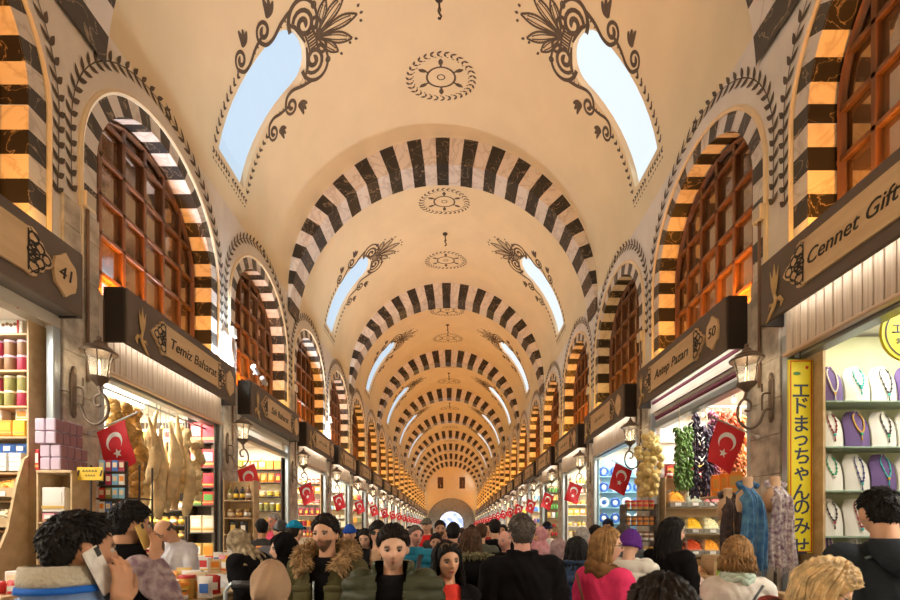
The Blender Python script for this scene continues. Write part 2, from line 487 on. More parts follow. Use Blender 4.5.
# ---- hall walls with lunettes
ZS, RO, RIN, LD = 6.5, 1.64, 1.42, .42
ZB = 4.1
def lun(r, n=24, zb=4.9):
    return [(r * math.cos(PI * i / n), ZS + r * math.sin(PI * i / n)) for i in range(n + 1)]
def wall_module(s):
    x = XC + s * HW
    hole = [(RIN, 4.85)] + lun(RIN) + [(-RIN, 4.85)]
    out = [(-1.9, ZB), (1.9, ZB), (1.9, ZC + .02), (-1.9, ZC + .02)]
    ex = [(-1.9 + .38 * i, ZB + .4 * j) for i in range(1, 10) for j in range(1, 11)]
    v, f = cdt_fill(out, [hole], ex, lambda y, z: (x, y, z))
    return MB().add(v, f).mesh('plaster_wall', plaster_wall)
def voussoirs(s):
    x = XC + s * HW; b = MB()
    def q(p0, p1, p2, p3, m): b.add([p0, p1, p2, p3], [(0, 1, 2, 3)], m)
    xf = x - s * .012; xb = x + s * LD
    seg = R(9)
    def ringpt(t, r): return (r * math.cos(t), ZS + r * math.sin(t))
    cells = []
    for i in range(-10, 11):
        t0, t1 = PI / 2 + (i - .5) * seg, PI / 2 + (i + .5) * seg
        cells.append(([ringpt(t0 + (t1 - t0) * j / 3, RIN) for j in range(4)], [ringpt(t0 + (t1 - t0) * j / 3, RO) for j in range(4)], abs(i) % 2))
    for sg in (-1, 1):
        z = ZS - RIN * math.sin(seg / 2); zo = ZS - RO * math.sin(seg / 2); i = 11
        while z > 4.75:
            z1 = z - .27
            cells.append(([(sg * RIN, z), (sg * RIN, z1)], [(sg * RO, zo if i == 11 else z), (sg * RO, z1)], i % 2)); z = z1; i += 1
    for a, o, m in cells:
        for j in range(len(a) - 1):
            q((xf, *a[j]), (xf, *a[j + 1]), (xf, *o[j + 1]), (xf, *o[j]), m)
            q((xf, *a[j]), (xf, *a[j + 1]), (xb, *a[j + 1]), (xb, *a[j]), m)
    return b.mesh('voussoir_arch', [black_marble, white_marble])
def lip(s):
    x = XC + s * HW; b = MB()
    path = [(RO + .035, 4.75), (RO + .035, 5.6)] + [((RO + .035) * math.cos(PI * i / 40), ZS + (RO + .035) * math.sin(PI * i / 40)) for i in range(41)] + [(-RO - .035, 5.6), (-RO - .035, 4.75)]
    b.tube([(x - s * .01, y, z) for y, z in path], .036, 6)
    return b.mesh('arch_lip', lipm, smooth=50)
def window_frame(s):
    x = XC + s * (HW + LD - .07); b = MB()
    def hgt(y): return ZS + math.sqrt(max(0, RIN ** 2 - y * y))
    for i in range(-2, 3):
        y = i * .473; w = .07
        b.box((x, y, (4.85 + hgt(y)) / 2), (.09, w, hgt(y) - 4.85), bv=.01)
    for j in range(-1, 6):
        z = 4.9 + .56 * (j + 1) - .1
        if z < ZS: hy = RIN
        elif z < ZS + RIN - .15: hy = math.sqrt(RIN ** 2 - (z - ZS) ** 2)
        else: continue
        b.box((x - s * .005, 0, z), (.08, 2 * hy, .07), bv=.01)
    r = RIN - .045
    path = [(r, 4.85), (r, ZS)] + [(r * math.cos(PI * i / 32), ZS + r * math.sin(PI * i / 32)) for i in range(1, 32)] + [(-r, ZS), (-r, 4.85)]
    b.tube([(x, y, z) for y, z in path], .06, 4)
    return b.mesh('window_frame', frame_wood, smooth=30)
def pane(s):
    x = XC + s * (HW + LD - .04); L = [(RIN, 4.8)] + lun(RIN) + [(-RIN, 4.8)]
    return MB().add([(x, *p) for p in L], [tuple(range(len(L)))]).mesh('window_panes', pane_m)
def garland():
    P = Paint()
    ro = lambda t: RO + .17 + .24 * math.sin(t) ** 1.2
    pts = [(RO + .15, 5.7), (RO + .17, 6.1)] + [(ro(PI * i / 40) * math.cos(PI * i / 40), ZS + ro(PI * i / 40) * math.sin(PI * i / 40)) for i in range(0, 41)] + [(-RO - .17, 6.1), (-RO - .15, 5.7)]
    # resample
    out = []; acc = 0; step = .185
    for i in range(len(pts) - 1):
        a, b = pts[i], pts[i + 1]; l = math.hypot(b[0] - a[0], b[1] - a[1]); t = acc
        while t < l:
            out.append((a[0] + (b[0] - a[0]) * t / l, a[1] + (b[1] - a[1]) * t / l, math.atan2(b[1] - a[1], b[0] - a[0]))); t += step
        acc = t - l
    out = [p for p in out if abs(p[0]) < 1.86 or True]
    out = [(max(-1.82, min(1.82, x)), z, a) for x, z, a in out]
    P.line([(p[0], p[1]) for p in out], .014)
    n = len(out)
    for i, (x, z, a) in enumerate(out):
        up = a if x > 0 else a + PI      # leaves point towards the crown
        l = .145 + .03 * max(0, z - ZS); P.leaf((x, z), up + R(36), l, .062); P.leaf((x, z), up - R(36), l, .062)
    return P
gar = garland()
wall = {-1: structure('wall_left'), 1: structure('wall_right')}
shop_y = {-1: [BL + SH * k + SH / 2 for k in range(-2, 19)], 1: [BR + SH * k + SH / 2 for k in range(-2, 19)]}
dark_back = mat('stall_shadow_paint', (.25, .22, .18), .8)
post_m = mat('steel_post', (.42, .47, .5), .35, .7)
def pier_mesh(s, h):
    b = MB(); x = XC + s * (HW - .015); w = .56
    rnd = random.Random(3)
    z = 0
    while z < h:
        hh = min(.42 + .12 * rnd.random(), h - z + .001)
        y = -w / 2
        cut = (rnd.random() - .5) * .2
        for (ya, yb) in ((-w / 2, cut), (cut, w / 2)):
            b.box((x + s * .1, (ya + yb) / 2, z + hh / 2), (.24 + .012 * rnd.random(), yb - ya - .006, hh - .006), bv=.008)
        z += hh
    b.box((x + s * .13, 0, h / 2), (.2, w - .02, h - .02))
    return b.mesh('stone_pier', stone, smooth=30)
for s in (-1, 1):
    x = XC + s * HW
    ms = [wall_module(s), voussoirs(s), lip(s), window_frame(s), pane(s)]
    gm = gar.mesh('painted_garland', paintm, lambda u, v: (x - s * .008, u, v))
    pm = pier_mesh(s, 5.75 if s < 0 else 5.05)
    part = MB().box((x + s * 1.16, 0, 2.3), (1.9, .3, 4.6)).mesh('shop_partition', shopwall)
    back = MB().box((x + s * 2.1, 0, 2.3), (.1, 3.8, 4.6)).mesh('shop_back_wall', shopwall)
    cl = MB().box((x + s * 1.2, 0, 4.15), (2.0, 3.5, .08)).mesh('shop_ceiling', shopceil)
    pb = MB()
    for yy in (-1.56, 1.56): pb.box((x + s * .03, yy, 2.05), (.10, .10, 4.1), bv=.012)
    postme = pb.mesh('shop_posts', post_m, smooth=30)
    for i, yc in enumerate(shop_y[s]):
        yl = yc - .22; obj('plaster_wall', ms[0], wall[s], (0, yl, 0)); obj('painted_garland', gm, wall[s], (0, yl, 0))
        obj('stone_pier', pm, wall[s], (0, yc - SH / 2, 0)); obj('shop_partition', part, wall[s], (0, yc - SH / 2, 0))
        obj('shop_back_wall', back, wall[s], (0, yc, 0)); obj('shop_ceiling', cl, wall[s], (0, yc, 0)); obj('shop_post', postme, wall[s], (0, yc, 0))
        wn += 1
        w = structure('window_%d' % wn)
        obj('voussoir_arch', ms[1], w, (0, yl, 0)); obj('arch_lip', ms[2], w, (0, yl, 0)); obj('window_frame', ms[3], w, (0, yl, 0)); obj('window_panes', ms[4], w, (0, yl, 0))
fl = structure('floor', MB().box((XC, 37, -.05), (15, 92, .1)).mesh('floor', floor_m))
# ---- end wall
b = MB(); f = lambda u, v: (XC + u, YE, v)
aR, aZ = 4.15, 3.3
ah = [(aR, 0.01)] + [(aR * math.cos(PI * i / 24), aZ + aR * .95 * math.sin(PI * i / 24)) for i in range(25)] + [(-aR, 0.01)]
wh = [[(c - .5, 8.9), (c + .5, 8.9), (c + .5, 10.9), (c - .5, 10.9)] for c in (-1.9, 1.9)]
outl = [(-4.4, 0), (4.4, 0)] + [(4.4 * math.cos(PI * i / 32), ZC + 4.4 * math.sin(PI * i / 32)) for i in range(33)]
v_, f_ = cdt_fill(outl, [ah] + wh, [], f); b.add(v_, f_)
we = structure('wall_end', b.mesh('wall_end', plaster))
b = MB()
for i in range(len(ah) - 1): b.add([(XC + ah[i][0], YE, ah[i][1]), (XC + ah[i + 1][0], YE, ah[i + 1][1]), (XC + ah[i + 1][0], YE + 1, ah[i + 1][1]), (XC + ah[i][0], YE + 1, ah[i][1])], [(0, 1, 2, 3)])
dr, dz = 2.15, 3.0
dh = [(dr, 0.02)] + [(dr * math.cos(PI * i / 16), dz + dr * .95 * math.sin(PI * i / 16)) for i in range(17)] + [(-dr, 0.02)]
v_, f_ = cdt_fill([(aR, 0.)] + ah[1:-1] + [(-aR, 0.)], [dh], [], lambda u, v: (XC + u, YE + 1, v)); b.add(v_, f_)
b.build('stone_arch_recess', stone_grey, we)
door = structure('door_1')
dm = bpy.data.materials.new('daylight_street'); dm.use_nodes = True; nt = dm.node_tree; bb = nt.nodes['Principled BSDF']
tc = nt.nodes.new('ShaderNodeTexCoord'); nz = nt.nodes.new('ShaderNodeTexNoise'); nz.inputs['Scale'].default_value = 1.2
nt.links.new(tc.outputs['Object'], nz.inputs['Vector']); rp = nt.nodes.new('ShaderNodeValToRGB'); e = rp.color_ramp.elements
e[0].position = .38; e[0].color = (.10, .25, .85, 1); e[1].position = .6; e[1].color = (.85, .92, 1, 1); e.new(.5).color = (.62, .72, 1, 1)
nt.links.new(nz.outputs['Fac'], rp.inputs['Fac']); nt.links.new(rp.outputs['Color'], bb.inputs['Emission Color']); bb.inputs['Emission Strength'].default_value = 1.1
MB().add([(XC + u, YE + 1.6, v) for u, v in dh], [tuple(range(len(dh)))]).build('daylight_street', dm, door)
b = MB().tube([(XC + u * 1.02, YE + 1.0, v * 1.005) for u, v in dh], .12, 6); b.build('door_surround', stone_grey, door)
for i, h in enumerate(wh):
    wn += 1; w = structure('window_%d' % wn); cx = (h[0][0] + h[1][0]) / 2 + XC
    MB().add([(XC + p[0], YE + .3, p[1]) for p in h], [(0, 1, 2, 3)]).build('window_panes', pane_m, w)
    bb = MB()
    for dx in (-.46, 0, .46): bb.box((cx + dx, YE + .12, 9.9), (.1, .14, 2.0))
    for z in (8.95, 9.6, 10.25, 10.85): bb.box((cx, YE + .12, z), (1.0, .12, .09))
    bb.build('window_frame', frame_wood, w)
# hooks hanging from the crown
hk = None
for i, y0 in enumerate(bays[1:6]):
    if hk is None:
        hk = thing('ceiling_hook', 'dark iron hook and stub chain hanging from the crown above the nearest bay', 'hook', (XC, y0 + VM, ZC + RV))
        MB().lathe([(0, 0), (.09, -.005), (.09, -.03), (.03, -.06), (0.02, -.1)], 12).build('hook_plate', iron, hk, smooth=40)
        MB().tube([(0, 0, -.05), (.01, 0, -.2), (-.01, 0, -.3), (.02, 0, -.36), (.05, 0, -.40), (.03, 0, -.45), (-.02, 0, -.44)], .022, 6).build('hook_rod', iron, hk, smooth=True)
        MB().tube([(.015, 0, -.2), (.04, .01, -.26), (.015, 0, -.32), (-.02, 0, -.27), (.015, 0, -.2)], .014, 6).build('chain_link', iron, hk, smooth=True)
    else: dup(hk, (XC, y0 + VM, ZC + RV), label='dark iron hook hanging from the crown of the %s bay down the hall' % ORD[i], group='hooks along the vault crown')
hk['group'] = 'hooks along the vault crown'
# ================================================================ shop fronts
sign_m = mat('sign_brown', (.145, .108, .082), .55, var=.08, vscale=3)
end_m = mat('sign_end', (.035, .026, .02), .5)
soffit_m = mat('sign_soffit', (.20, .185, .165), .6)
plate_m = woodmat('sign_plate_wood', (.70, .48, .25), (.84, .62, .36), 2., .45, (1, .2, 1))
letter_m = mat('lettering_dark', (.03, .022, .016), .6)
gold_m = mat('emblem_gold', (.66, .46, .20), .42, .25, var=.1)
slat_m = woodmat('slat_wood', (.42, .30, .20), (.60, .47, .34), 2.5, .4, (1, 6, .12))
slat_edge = mat('slat_groove', (.16, .10, .06), .6)
trim_m = woodmat('valance_trim', (.5, .33, .2), (.62, .45, .3), 2., .4, (1, .2, 1))
shut_m = mat('shutter_grey', (.30, .32, .32), .4, .5)
maroon = mat('awning_maroon', (.17, .03, .06), .7); awn_w = mat('awning_white', (.7, .66, .64), .6)
lamp_m = mat('lantern_bronze', (.20, .15, .11), .45, .6, var=.2)
lglass = glassmat('lantern_glass', (.96, .95, .9), .16)
bulb_m = mat('bulb_glow', (1., .78, .42), .4, emit=3.)
ZF0, ZF1, FD = 4.22, 4.97, .295
def side_text(body, s, size, **k):
    me = text_mesh(body, size, **k)
    # letters run along +y on the -x wall and along -y on the +x wall, facing the hall
    M = Matrix(((0, 0, 1, 0), (1, 0, 0, 0), (0, 1, 0, 0), (0, 0, 0, 1))) if s < 0 else Matrix(((0, 0, -1, 0), (-1, 0, 0, 0), (0, 1, 0, 0), (0, 0, 0, 1)))
    me.transform(M); me.materials.clear(); me.materials.append(letter_m); return me
def plate_outline(hl, hh):
    lob = [(hl - .02, hh), (hl + .05, hh * 1.08), (hl + .10, hh * .98), (hl + .11, hh * .72), (hl + .17, hh * .66), (hl + .20, hh * .42), (hl + .25, hh * .3), (hl + .31, 0.)]
    q = lob + [(a, -b) for a, b in lob[-2::-1]]
    return q + [(-a, -b) for a, b in q]
def ornament(hl, hh, sg):
    P = Paint()
    if 1:
        P.line([(sg * hl, hh * .92), (sg * hl, -hh * .92)], .018)
        for (u, v, r) in ((.06, .62, .06), (.06, -.62, .06), (.06, 0, .07), (.13, .33, .055), (.13, -.33, .055), (.21, 0, .05), (.05, .3, .04), (.05, -.3, .04)):
            P.ring((sg * (hl + u), v * hh), r, .02, 10)
        for a in range(0, 360, 60): P.leaf((sg * (hl + .06), 0), R(a), .07, .03, 4)
        P.line([(sg * (hl + .02), hh * 1.0), (sg * (hl + .12), hh * .6), (sg * (hl + .27), 0), (sg * (hl + .12), -hh * .6), (sg * (hl + .02), -hh)], .012)
    return P
def squiggle(w, seed):
    r = random.Random(seed); P = Paint(); x = -w / 2
    while x < w / 2:
        h = .05 + .07 * (r.random() < .3); l = .05 + .03 * r.random()
        P.line([(x, -.04), (x + l * .3, h), (x + l * .55, -.045), (x + l, .02)], .018)
        x += l * (1.05 if r.random() < .85 else 1.9)
    return P
def tulip(s):
    b = MB()
    def pt(u, v, o=.02): return (-s * (FD + o), -s * -1 * 0 + u, v)
    for du, tip, wd in ((0, .60, .07), (-.045, .54, .05), (.045, .54, .05)):
        pts = [pt(du * t * 1.6, .22 + (tip - .22) * t) for t in [i / 8 for i in range(9)]]
        b.tube(pts, [max(.004, wd * .5 * math.sin(PI * (.12 + .88 * i / 8) ** .8)) for i in range(9)], 8, flat=.35, up=(1, 0, 0))
    st = [pt(.0, .24), pt(-.03, .16), pt(.02, .08), pt(.09, .0), pt(.14, -.06)]
    b.tube(st, [.022, .03, .028, .02, .008], 8, flat=.5, up=(1, 0, 0))
    b.tube([pt(-.01, .16), pt(-.09, .16), pt(-.13, .11), pt(-.10, .05)], [.02, .03, .025, .006], 8, flat=.5, up=(1, 0, 0))
    b.tube([pt(.01, .12), pt(.07, .14), pt(.10, .10)], [.02, .022, .006], 8, flat=.5, up=(1, 0, 0))
    return b.mesh('tulip_emblem', gold_m, smooth='all')
L0, L1_ = -1.5, 1.6
def sign_parts(s):
    d = {}
    yl, yr = L0, L1_
    b = MB().box((-s * (FD - .025), (yl + yr) / 2, (ZF1 - ZF0) / 2), (.05, yr - yl - .03, ZF1 - ZF0), bv=.006).box((-s * (FD / 2 - .022), (yl + yr) / 2, ZF1 - ZF0 - .016), (FD - .05, yr - yl - .04, .03))
    d['box'] = b.mesh('sign_box', sign_m, smooth=30)
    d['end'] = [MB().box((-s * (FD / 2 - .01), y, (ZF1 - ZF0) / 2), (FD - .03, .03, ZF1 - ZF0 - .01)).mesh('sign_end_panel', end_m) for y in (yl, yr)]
    d['soffit'] = MB().box((-s * (FD / 2 - .03), (yl + yr) / 2, .03), (FD - .06, yr - yl - .05, .02)).mesh('sign_soffit', soffit_m)
    f = lambda o: (lambda u, v: (-s * (FD + o), (u if s < 0 else -u) + .08, v + .375))
    d['plate'] = MB().prism(plate_outline(.78, .235), f(0), f(.03)).mesh('sign_plate', plate_m)
    d['orn'] = [ornament(.78, .235, q).mesh('plate_ornament', letter_m, f(.034)) for q in (-1, 1)]
    yn = yl + .30; yf = yr - .28
    d['tulip'] = tulip(s); d['tulip_y'] = yn if s < 0 else yf
    ny = yf if s < 0 else yn
    lo = [(0, .25), (.06, .19), (.13, .14), (.15, .05), (.15, -.05), (.13, -.14), (.06, -.19), (0, -.25), (-.06, -.19), (-.13, -.14), (-.15, -.05), (-.15, .05), (-.13, .14), (-.06, .19)]
    f2 = lambda o: (lambda u, v: (-s * (FD + o), ny + u, v + .36))
    d['num'] = MB().prism(lo, f2(0), f2(.03)).mesh('number_plate', plate_m); d['num_y'] = ny
    # slatted valance under the sign
    b = MB(); n = 26
    for i in range(n):
        y = -1.5 + 3.0 * (i + .5) / n
        b.box((-s * .035, y, .10), (.03, 3.0 / n - .014, .94), bv=.006)
    b.box((-s * .012, 0, .10), (.02, 3.04, .94), 1)
    d['slats'] = b.mesh('slatted_panel', [slat_m, slat_edge])
    b = MB().box((-s * .03, 0, -.385), (.09, 3.06, .045), bv=.01); d['trim'] = b.mesh('valance_trim', trim_m)
    b = MB().box((s * .14, 0, -.37), (.2, 3.0, .13), bv=.02); d['shut'] = b.mesh('shutter_housing', shut_m)
    b = MB()
    for i in range(7):
        b.tube([(s * (.02 + .016 * i), -1.5, .08 - .075 * i), (s * (.02 + .016 * i), 1.5, .08 - .075 * i)], .042, 8, 0 if i % 2 == 0 else 1)
    d['awn'] = b.mesh('rolled_awning', [maroon, awn_w], smooth=60)
    return d
SP = {s: sign_parts(s) for s in (-1, 1)}
SIGNS = {(-1, 0): ('', '41'), (-1, 1): ('Temiz Baharat', ''), (-1, 2): ('Sah Baharat', ''), (1, 0): ('Cennet Gift Shop', ''), (1, 1): ('Antep Pazar\u0131', '50')}
SIDE = {-1: 'loofah side', 1: 'necklace side'}
def sign_label(s, k):
    sp = {(-1, 0): 'brown sign board with number 41 lozenge over the packaged sweets shelves', (-1, 1): 'brown sign board with tulip over the hanging loofahs', (-1, 2): 'brown sign board with two small cameras at its near end',
          (1, 0): 'brown sign board over the shelves of necklaces, cursive lettering on pale plate', (1, 1): 'brown sign board with number 50 over the dried pepper strings'}
    return sp.get((s, k), 'brown sign board, %s from the front on the %s of the hall' % (ORD[k], SIDE[s]))
for s in (-1, 1):
    d = SP[s]; xw = XC + s * HW
    for i, yc in enumerate(shop_y[s]):
        k = i - 1
        if k < -1: continue
        name = 'shop_sign'
        t = thing(name, sign_label(s, k) if k >= 0 else 'brown sign board nearest the viewer on the %s, mostly out of view' % SIDE[s], 'sign', (xw, yc, ZF0), group='sign boards over the shops')
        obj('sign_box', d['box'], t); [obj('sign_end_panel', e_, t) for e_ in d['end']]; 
        p = obj('sign_plate', d['plate'], t); [obj('plate_ornament', e_, p) for e_ in d['orn']]
        txt, num = SIGNS.get((s, k), ('', ''))
        if txt:
            m = side_text(txt, s, .235 if len(txt) < 15 else .21, shear=.28, extrude=.003)
            m.transform(Matrix.Translation((-s * (FD + .034), .08, .365))); obj('lettering', m, p)
        elif k >= 2 and k < 9:
            m = squiggle(.9 - .1 * (k % 3), k * 7 + s).mesh('lettering', letter_m, lambda u, v: (-s * (FD + .034), (u if s < 0 else -u) + .08, v + .37)); obj('lettering', m, p)
        obj('tulip_emblem', d['tulip'], t, (0, d['tulip_y'], .02))
        q = obj('number_plate', d['num'], t)
        if num:
            m = side_text(num, s, .2, shear=.15, extrude=.003); m.transform(Matrix.Translation((-s * (FD + .034), d['num_y'], .36))); obj('number', m, q)
        if (s, k) == (1, 1): obj('rolled_awning', d['awn'], t)
        elif (s, k) not in ((-1, 2), (-1, 0), (1, 5)):
            obj('slatted_panel', d['slats'], t); obj('valance_trim', d['trim'], t)
        else: obj('sign_soffit', d['soffit'], t)
        if (s, k) != (-1, 0): obj('shutter_housing', d['shut'], t)
# ---- lanterns
def make_lantern(s):
    t = thing('wall_lantern', '', 'lantern', (0, 0, 0), group='lanterns on the piers')
    ax = -s * .33                        # lamp axis out from the wall
    b = MB().box((-s * .015, 0, -.1), (.03, .09, .52), bv=.012)
    b.lathe([(0, .27), (.02, .25), (.03, .2), (.02, .17)], 8, (-s * .02, 0, -.02)); b.lathe([(0, -.3), (.02, -.28), (.03, -.22)], 8, (-s * .02, 0, -.1))
    bp = b.build('back_plate', lamp_m, t, smooth=40)
    b = MB()
    def cur(pts, r, n=6):
        P = []
        m = len(pts)
        for i in range(m - 1):
            p0, p1, p2, p3 = pts[max(i - 1, 0)], pts[i], pts[i + 1], pts[min(i + 2, m - 1)]
            for j in range(n):
                q = j / n; P.append(tuple(.5 * (2 * p1[d] + (p2[d] - p0[d]) * q + (2 * p0[d] - 5 * p1[d] + 4 * p2[d] - p3[d]) * q * q + (3 * p1[d] - p0[d] - 3 * p2[d] + p3[d]) * q ** 3) for d in (0, 1)))
        P.append(pts[-1]); b.tube([(-s * x, 0, z) for x, z in P], r, 7)
    cur([(.02, -.22), (.10, -.24), (.17, -.40), (.29, -.47), (.42, -.38), (.44, -.22), (.37, -.10), (.28, -.14), (.29, -.24), (.35, -.24)], .017)
    cur([(.02, -.02), (.09, -.02), (.13, -.06), (.13, -.24)], .013); cur([(.13, .0), (.135, .1)], .012, 3)
    cur([(.36, -.1), (.34, -.04), (.33, .02)], .02, 3)
    b.build('scroll_arm', lamp_m, t, smooth='all')
    MB().lathe([(0, -.02), (.03, 0), (.05, .03), (.09, .06), (.115, .09), (.12, .105), (.0, .105)], 12, (ax, 0, .0)).build('lamp_cup', lamp_m, t, smooth=40)
    MB().lathe([(.10, .10), (.105, .2), (.12, .3), (.155, .40)], 12, (ax, 0, 0)).build('lamp_glass', lglass, t, smooth='all')
    b = MB()
    for j in range(6):
        w = 2 * PI * j / 6; c, q = math.cos(w), math.sin(w)
        b.tube([(ax + r * c, r * q, z) for r, z in ((.105, .1), (.109, .2), (.124, .3), (.158, .4))], .008, 5)
    b.build('lamp_bars', lamp_m, t, smooth='all')
    MB().lathe([(.19, .39), (.2, .41), (.185, .425), (.14, .445), (.135, .47), (.10, .49), (.06, .51), (.05, .54), (.02, .56), (.028, .585), (.01, .61), (0, .62)], 16, (ax, 0, 0)).build('lamp_roof', lamp_m, t, smooth=40)
    MB().lathe([(0, .11), (.016, .11), (.017, .24), (.012, .3), (0, .33)], 8, (ax, 0, 0)).build('bulb', bulb_m, t, smooth='all')
    return t
NEARP = {-1: ['above the boxed goods cabinet', 'beside the loofah shop shelves'], 1: ['beside the dried pepper strings', 'above the yellow garlic-like bunch']}
# ---- flags
red_m = mat('flag_red', (.62, .012, .022), .6, var=.06, vscale=8); white_m = mat('flag_white', (.82, .80, .78), .6); pole_m = mat('flag_pole', (.62, .62, .62), .35, .5)
def make_flag(s, seed):
    t = thing('crescent_flag', '', 'flag', (0, 0, 0), group='crescent flags on the piers')
    r = random.Random(seed); a = R(24); pd = Vector((-s * math.cos(a), 0, math.sin(a)))
    dd = Vector((-s * (.26 + .06 * r.random()), 0, -.96)).normalized(); ph = r.random() * 6; am = .02 + .02 * r.random()
    h0 = pd * (.10 if s < 0 else .20)
    def at(u, v, o=0.):                # u along the pole, v down the fly
        w = am * math.sin(v * 9 + ph + u * 5) * (.3 + v * 1.4) + .03 * math.sin(u * 8 + ph * .7) * v * 2
        p = h0 + pd * u + dd * v + Vector((0, w - o, -.02)); return (p.x, p.y, p.z)
    MB().tube([(0, 0, 0), tuple(pd * .67)], .011, 7).ell(tuple(pd * .675), (.018,) * 3, 8, 6).lathe([(0, 0), (.035, .0), (.035, .02), (.015, .05)], 8, rot=Matrix.Rotation(-s * (PI / 2 - a), 3, 'Y')).build('flag_pole', pole_m, t, smooth=40)
    hu, fl, th = .40, .57, .003
    nu, nv = 12, 18
    b = MB()
    b.grid(lambda i, j: at(i * hu, j * fl, th), nu, nv); b.grid(lambda i, j: at((1 - i) * hu, j * fl, -th), nu, nv)
    cl = b.mesh('flag_cloth', red_m, smooth='all'); c = obj('flag_cloth', cl, t)
    # crescent opening towards the fly, star below it (the hoist hangs along the pole)
    cu, cv, R1, R2, off = hu / 2, .21, .118, .093, .034
    n = 28; oc = []
    a0 = math.acos(max(-1, min(1, (R1 * R1 + off * off - R2 * R2) / (2 * R1 * off))))
    b0 = math.atan2(R1 * math.sin(a0), R1 * math.cos(a0) - off)
    out = [(cu + R1 * math.sin(a0 + (2 * PI - 2 * a0) * i / n), cv + R1 * math.cos(a0 + (2 * PI - 2 * a0) * i / n)) for i in range(n + 1)]
    inn = [(cu + R2 * math.sin(b0 + (2 * PI - 2 * b0) * i / n), cv + off + R2 * math.cos(b0 + (2 * PI - 2 * b0) * i / n)) for i in range(n + 1)]
    st = []
    for i in range(10):
        w = PI * i / 5 + PI; q = .062 if i % 2 == 0 else .026; st.append((cu + q * math.sin(w), cv + .155 + q * math.cos(w)))
    for nm in ('crescent', 'star'):
        b = MB()
        for sg in (1, -1):
            if nm == 'crescent':
                b.add([at(*p, sg * (th + .003)) for p in out] + [at(*p, sg * (th + .003)) for p in inn], [(i, i + 1, n + 2 + i, n + 1 + i) for i in range(n)])
            else: b.add([at(cu, cv + .155, sg * (th + .003))] + [at(*p, sg * (th + .003)) for p in st], [(0, 1 + i, 1 + (i + 1) % 10) for i in range(10)])
        b.build(nm, white_m, c)
    return t
bx_m = mat('junction_plastic', (.62, .56, .46), .5); pipe_m = mat('conduit_brown', (.22, .13, .08), .5)
for s in (-1, 1):
    xw = XC + s * (HW - .04)
    lan = make_lantern(s); fl3 = [make_flag(s, 11 * (j + 2) + s) for j in range(3)]; jb = None; used = set(); ul = False
    for i, yc in enumerate(shop_y[s]):
        k = i - 1
        yp = yc - SH / 2
        if k < 1: continue
        n = ORD[k - 1]
        lb = ('bronze glass lantern on scroll bracket %s' % NEARP[s][k - 1]) if k <= 2 else 'bronze glass lantern, %s from the front on the %s piers' % (n, SIDE[s])
        if not ul: lan.location = (xw, yp - .16, 3.46); lan['label'] = lb; ul = True
        else: dup(lan, (xw, yp - .16, 3.46), label=lb)
        fb = {(-1, 1): 'red crescent flag hanging in front of the loofahs', (-1, 2): 'red crescent flag just behind the loofah shop', (1, 1): 'red crescent flag in front of the dried pepper strings', (1, 2): 'red crescent flag in front of the blue lit shop window'}
        lb = fb.get((s, k), 'red crescent flag, %s from the front on the %s piers' % (n, SIDE[s]))
        j = k % 3
        if j not in used: used.add(j); fl3[j].location = (xw, yp + .10, 2.93); fl3[j]['label'] = lb
        else: dup(fl3[j], (xw, yp + .10, 2.93), label=lb)
        if k <= 4:
            zj = 5.75 - (ZF0 if 0 else 0)
            lb = 'cream junction box with brown conduit on the %s pier of the %s' % (n, SIDE[s])
            if jb is None:
                jb = thing('junction_box', lb, 'junction box', (xw, yp + .05, 5.78), group='junction boxes on the piers')
                MB().box((-s * .03, 0, .08), (.09, .17, .2), bv=.012).build('box_cover', bx_m, jb, smooth=30)
                MB().tube([(-s * .025, 0, 0), (-s * .025, 0, -2.2)], .02, 7).build('conduit', pipe_m, jb, smooth='all')
            else: dup(jb, (xw, yp + .05, 5.78), label=lb)
cw = mat('camera_white', (.75, .75, .75), .4); cb = mat('camera_lens', (.02, .02, .025), .1)
for j, (dy, dz) in enumerate(((-.02, .10), (.42, .0))):
    t = thing('security_camera', ['white security camera on top corner of the sign board past the loofah shop', 'white security camera fixed to the sign face past the loofah shop'][j], 'camera', (XC - HW + .34, shop_y[-1][3] + L0 + .1 + dy, ZF1 + dz + .02))
    rr = Matrix.Rotation(R(70), 3, 'X') @ Matrix.Rotation(R(0), 3, 'Y')
    MB().lathe([(0, 0), (.05, .0), (.05, .2), (.055, .21), (.055, .23), (.0, .23)], 12, (.06, .0, .05), rot=rr).build('camera_body', cw, t, smooth=40)
    MB().lathe([(0, -.012), (.04, -.012), (.045, .002)], 12, (.06, .0, .05), rot=rr).build('lens', cb, t, smooth=40)
    MB().tube([(0, -.08, 0), (.03, -.1, .03), (.06, -.1, .06)], .015, 6).build('mount_arm', cw, t, smooth='all')
# ================================================================ goods
def C(name, c, r=.55, **k): return mat('goods_' + name, c, r, **k)
PAL = {'red': (.55, .03, .03), 'crimson': (.36, .02, .06), 'orange': (.85, .30, .03), 'yellow': (.85, .58, .05), 'gold': (.62, .40, .10), 'green': (.10, .34, .07), 'olive': (.26, .24, .07),
       'blue': (.05, .17, .55), 'sky blue': (.25, .55, .80), 'purple': (.25, .12, .32), 'white': (.80, .78, .74), 'cream': (.78, .66, .46), 'brown': (.22, .11, .05), 'pink': (.75, .30, .36), 'black': (.02, .02, .022), 'lilac': (.56, .44, .56)}
GM = {k: C(k.replace(' ', '_'), v, .45) for k, v in PAL.items()}
lid_m = C('lid', (.55, .42, .15), .3, metal=.6); glass_jar = C('jar', (.45, .30, .14), .12)
board_m = woodmat('shelf_wood', (.46, .31, .16), (.62, .45, .26), 2., .5, (.2, 1, 1)); dark_board = woodmat('shelf_dark', (.05, .035, .025), (.10, .07, .05), 2., .5, (.2, 1, 1)); white_board = mat('shelf_white', (.75, .74, .70), .5)
PROTO = {}
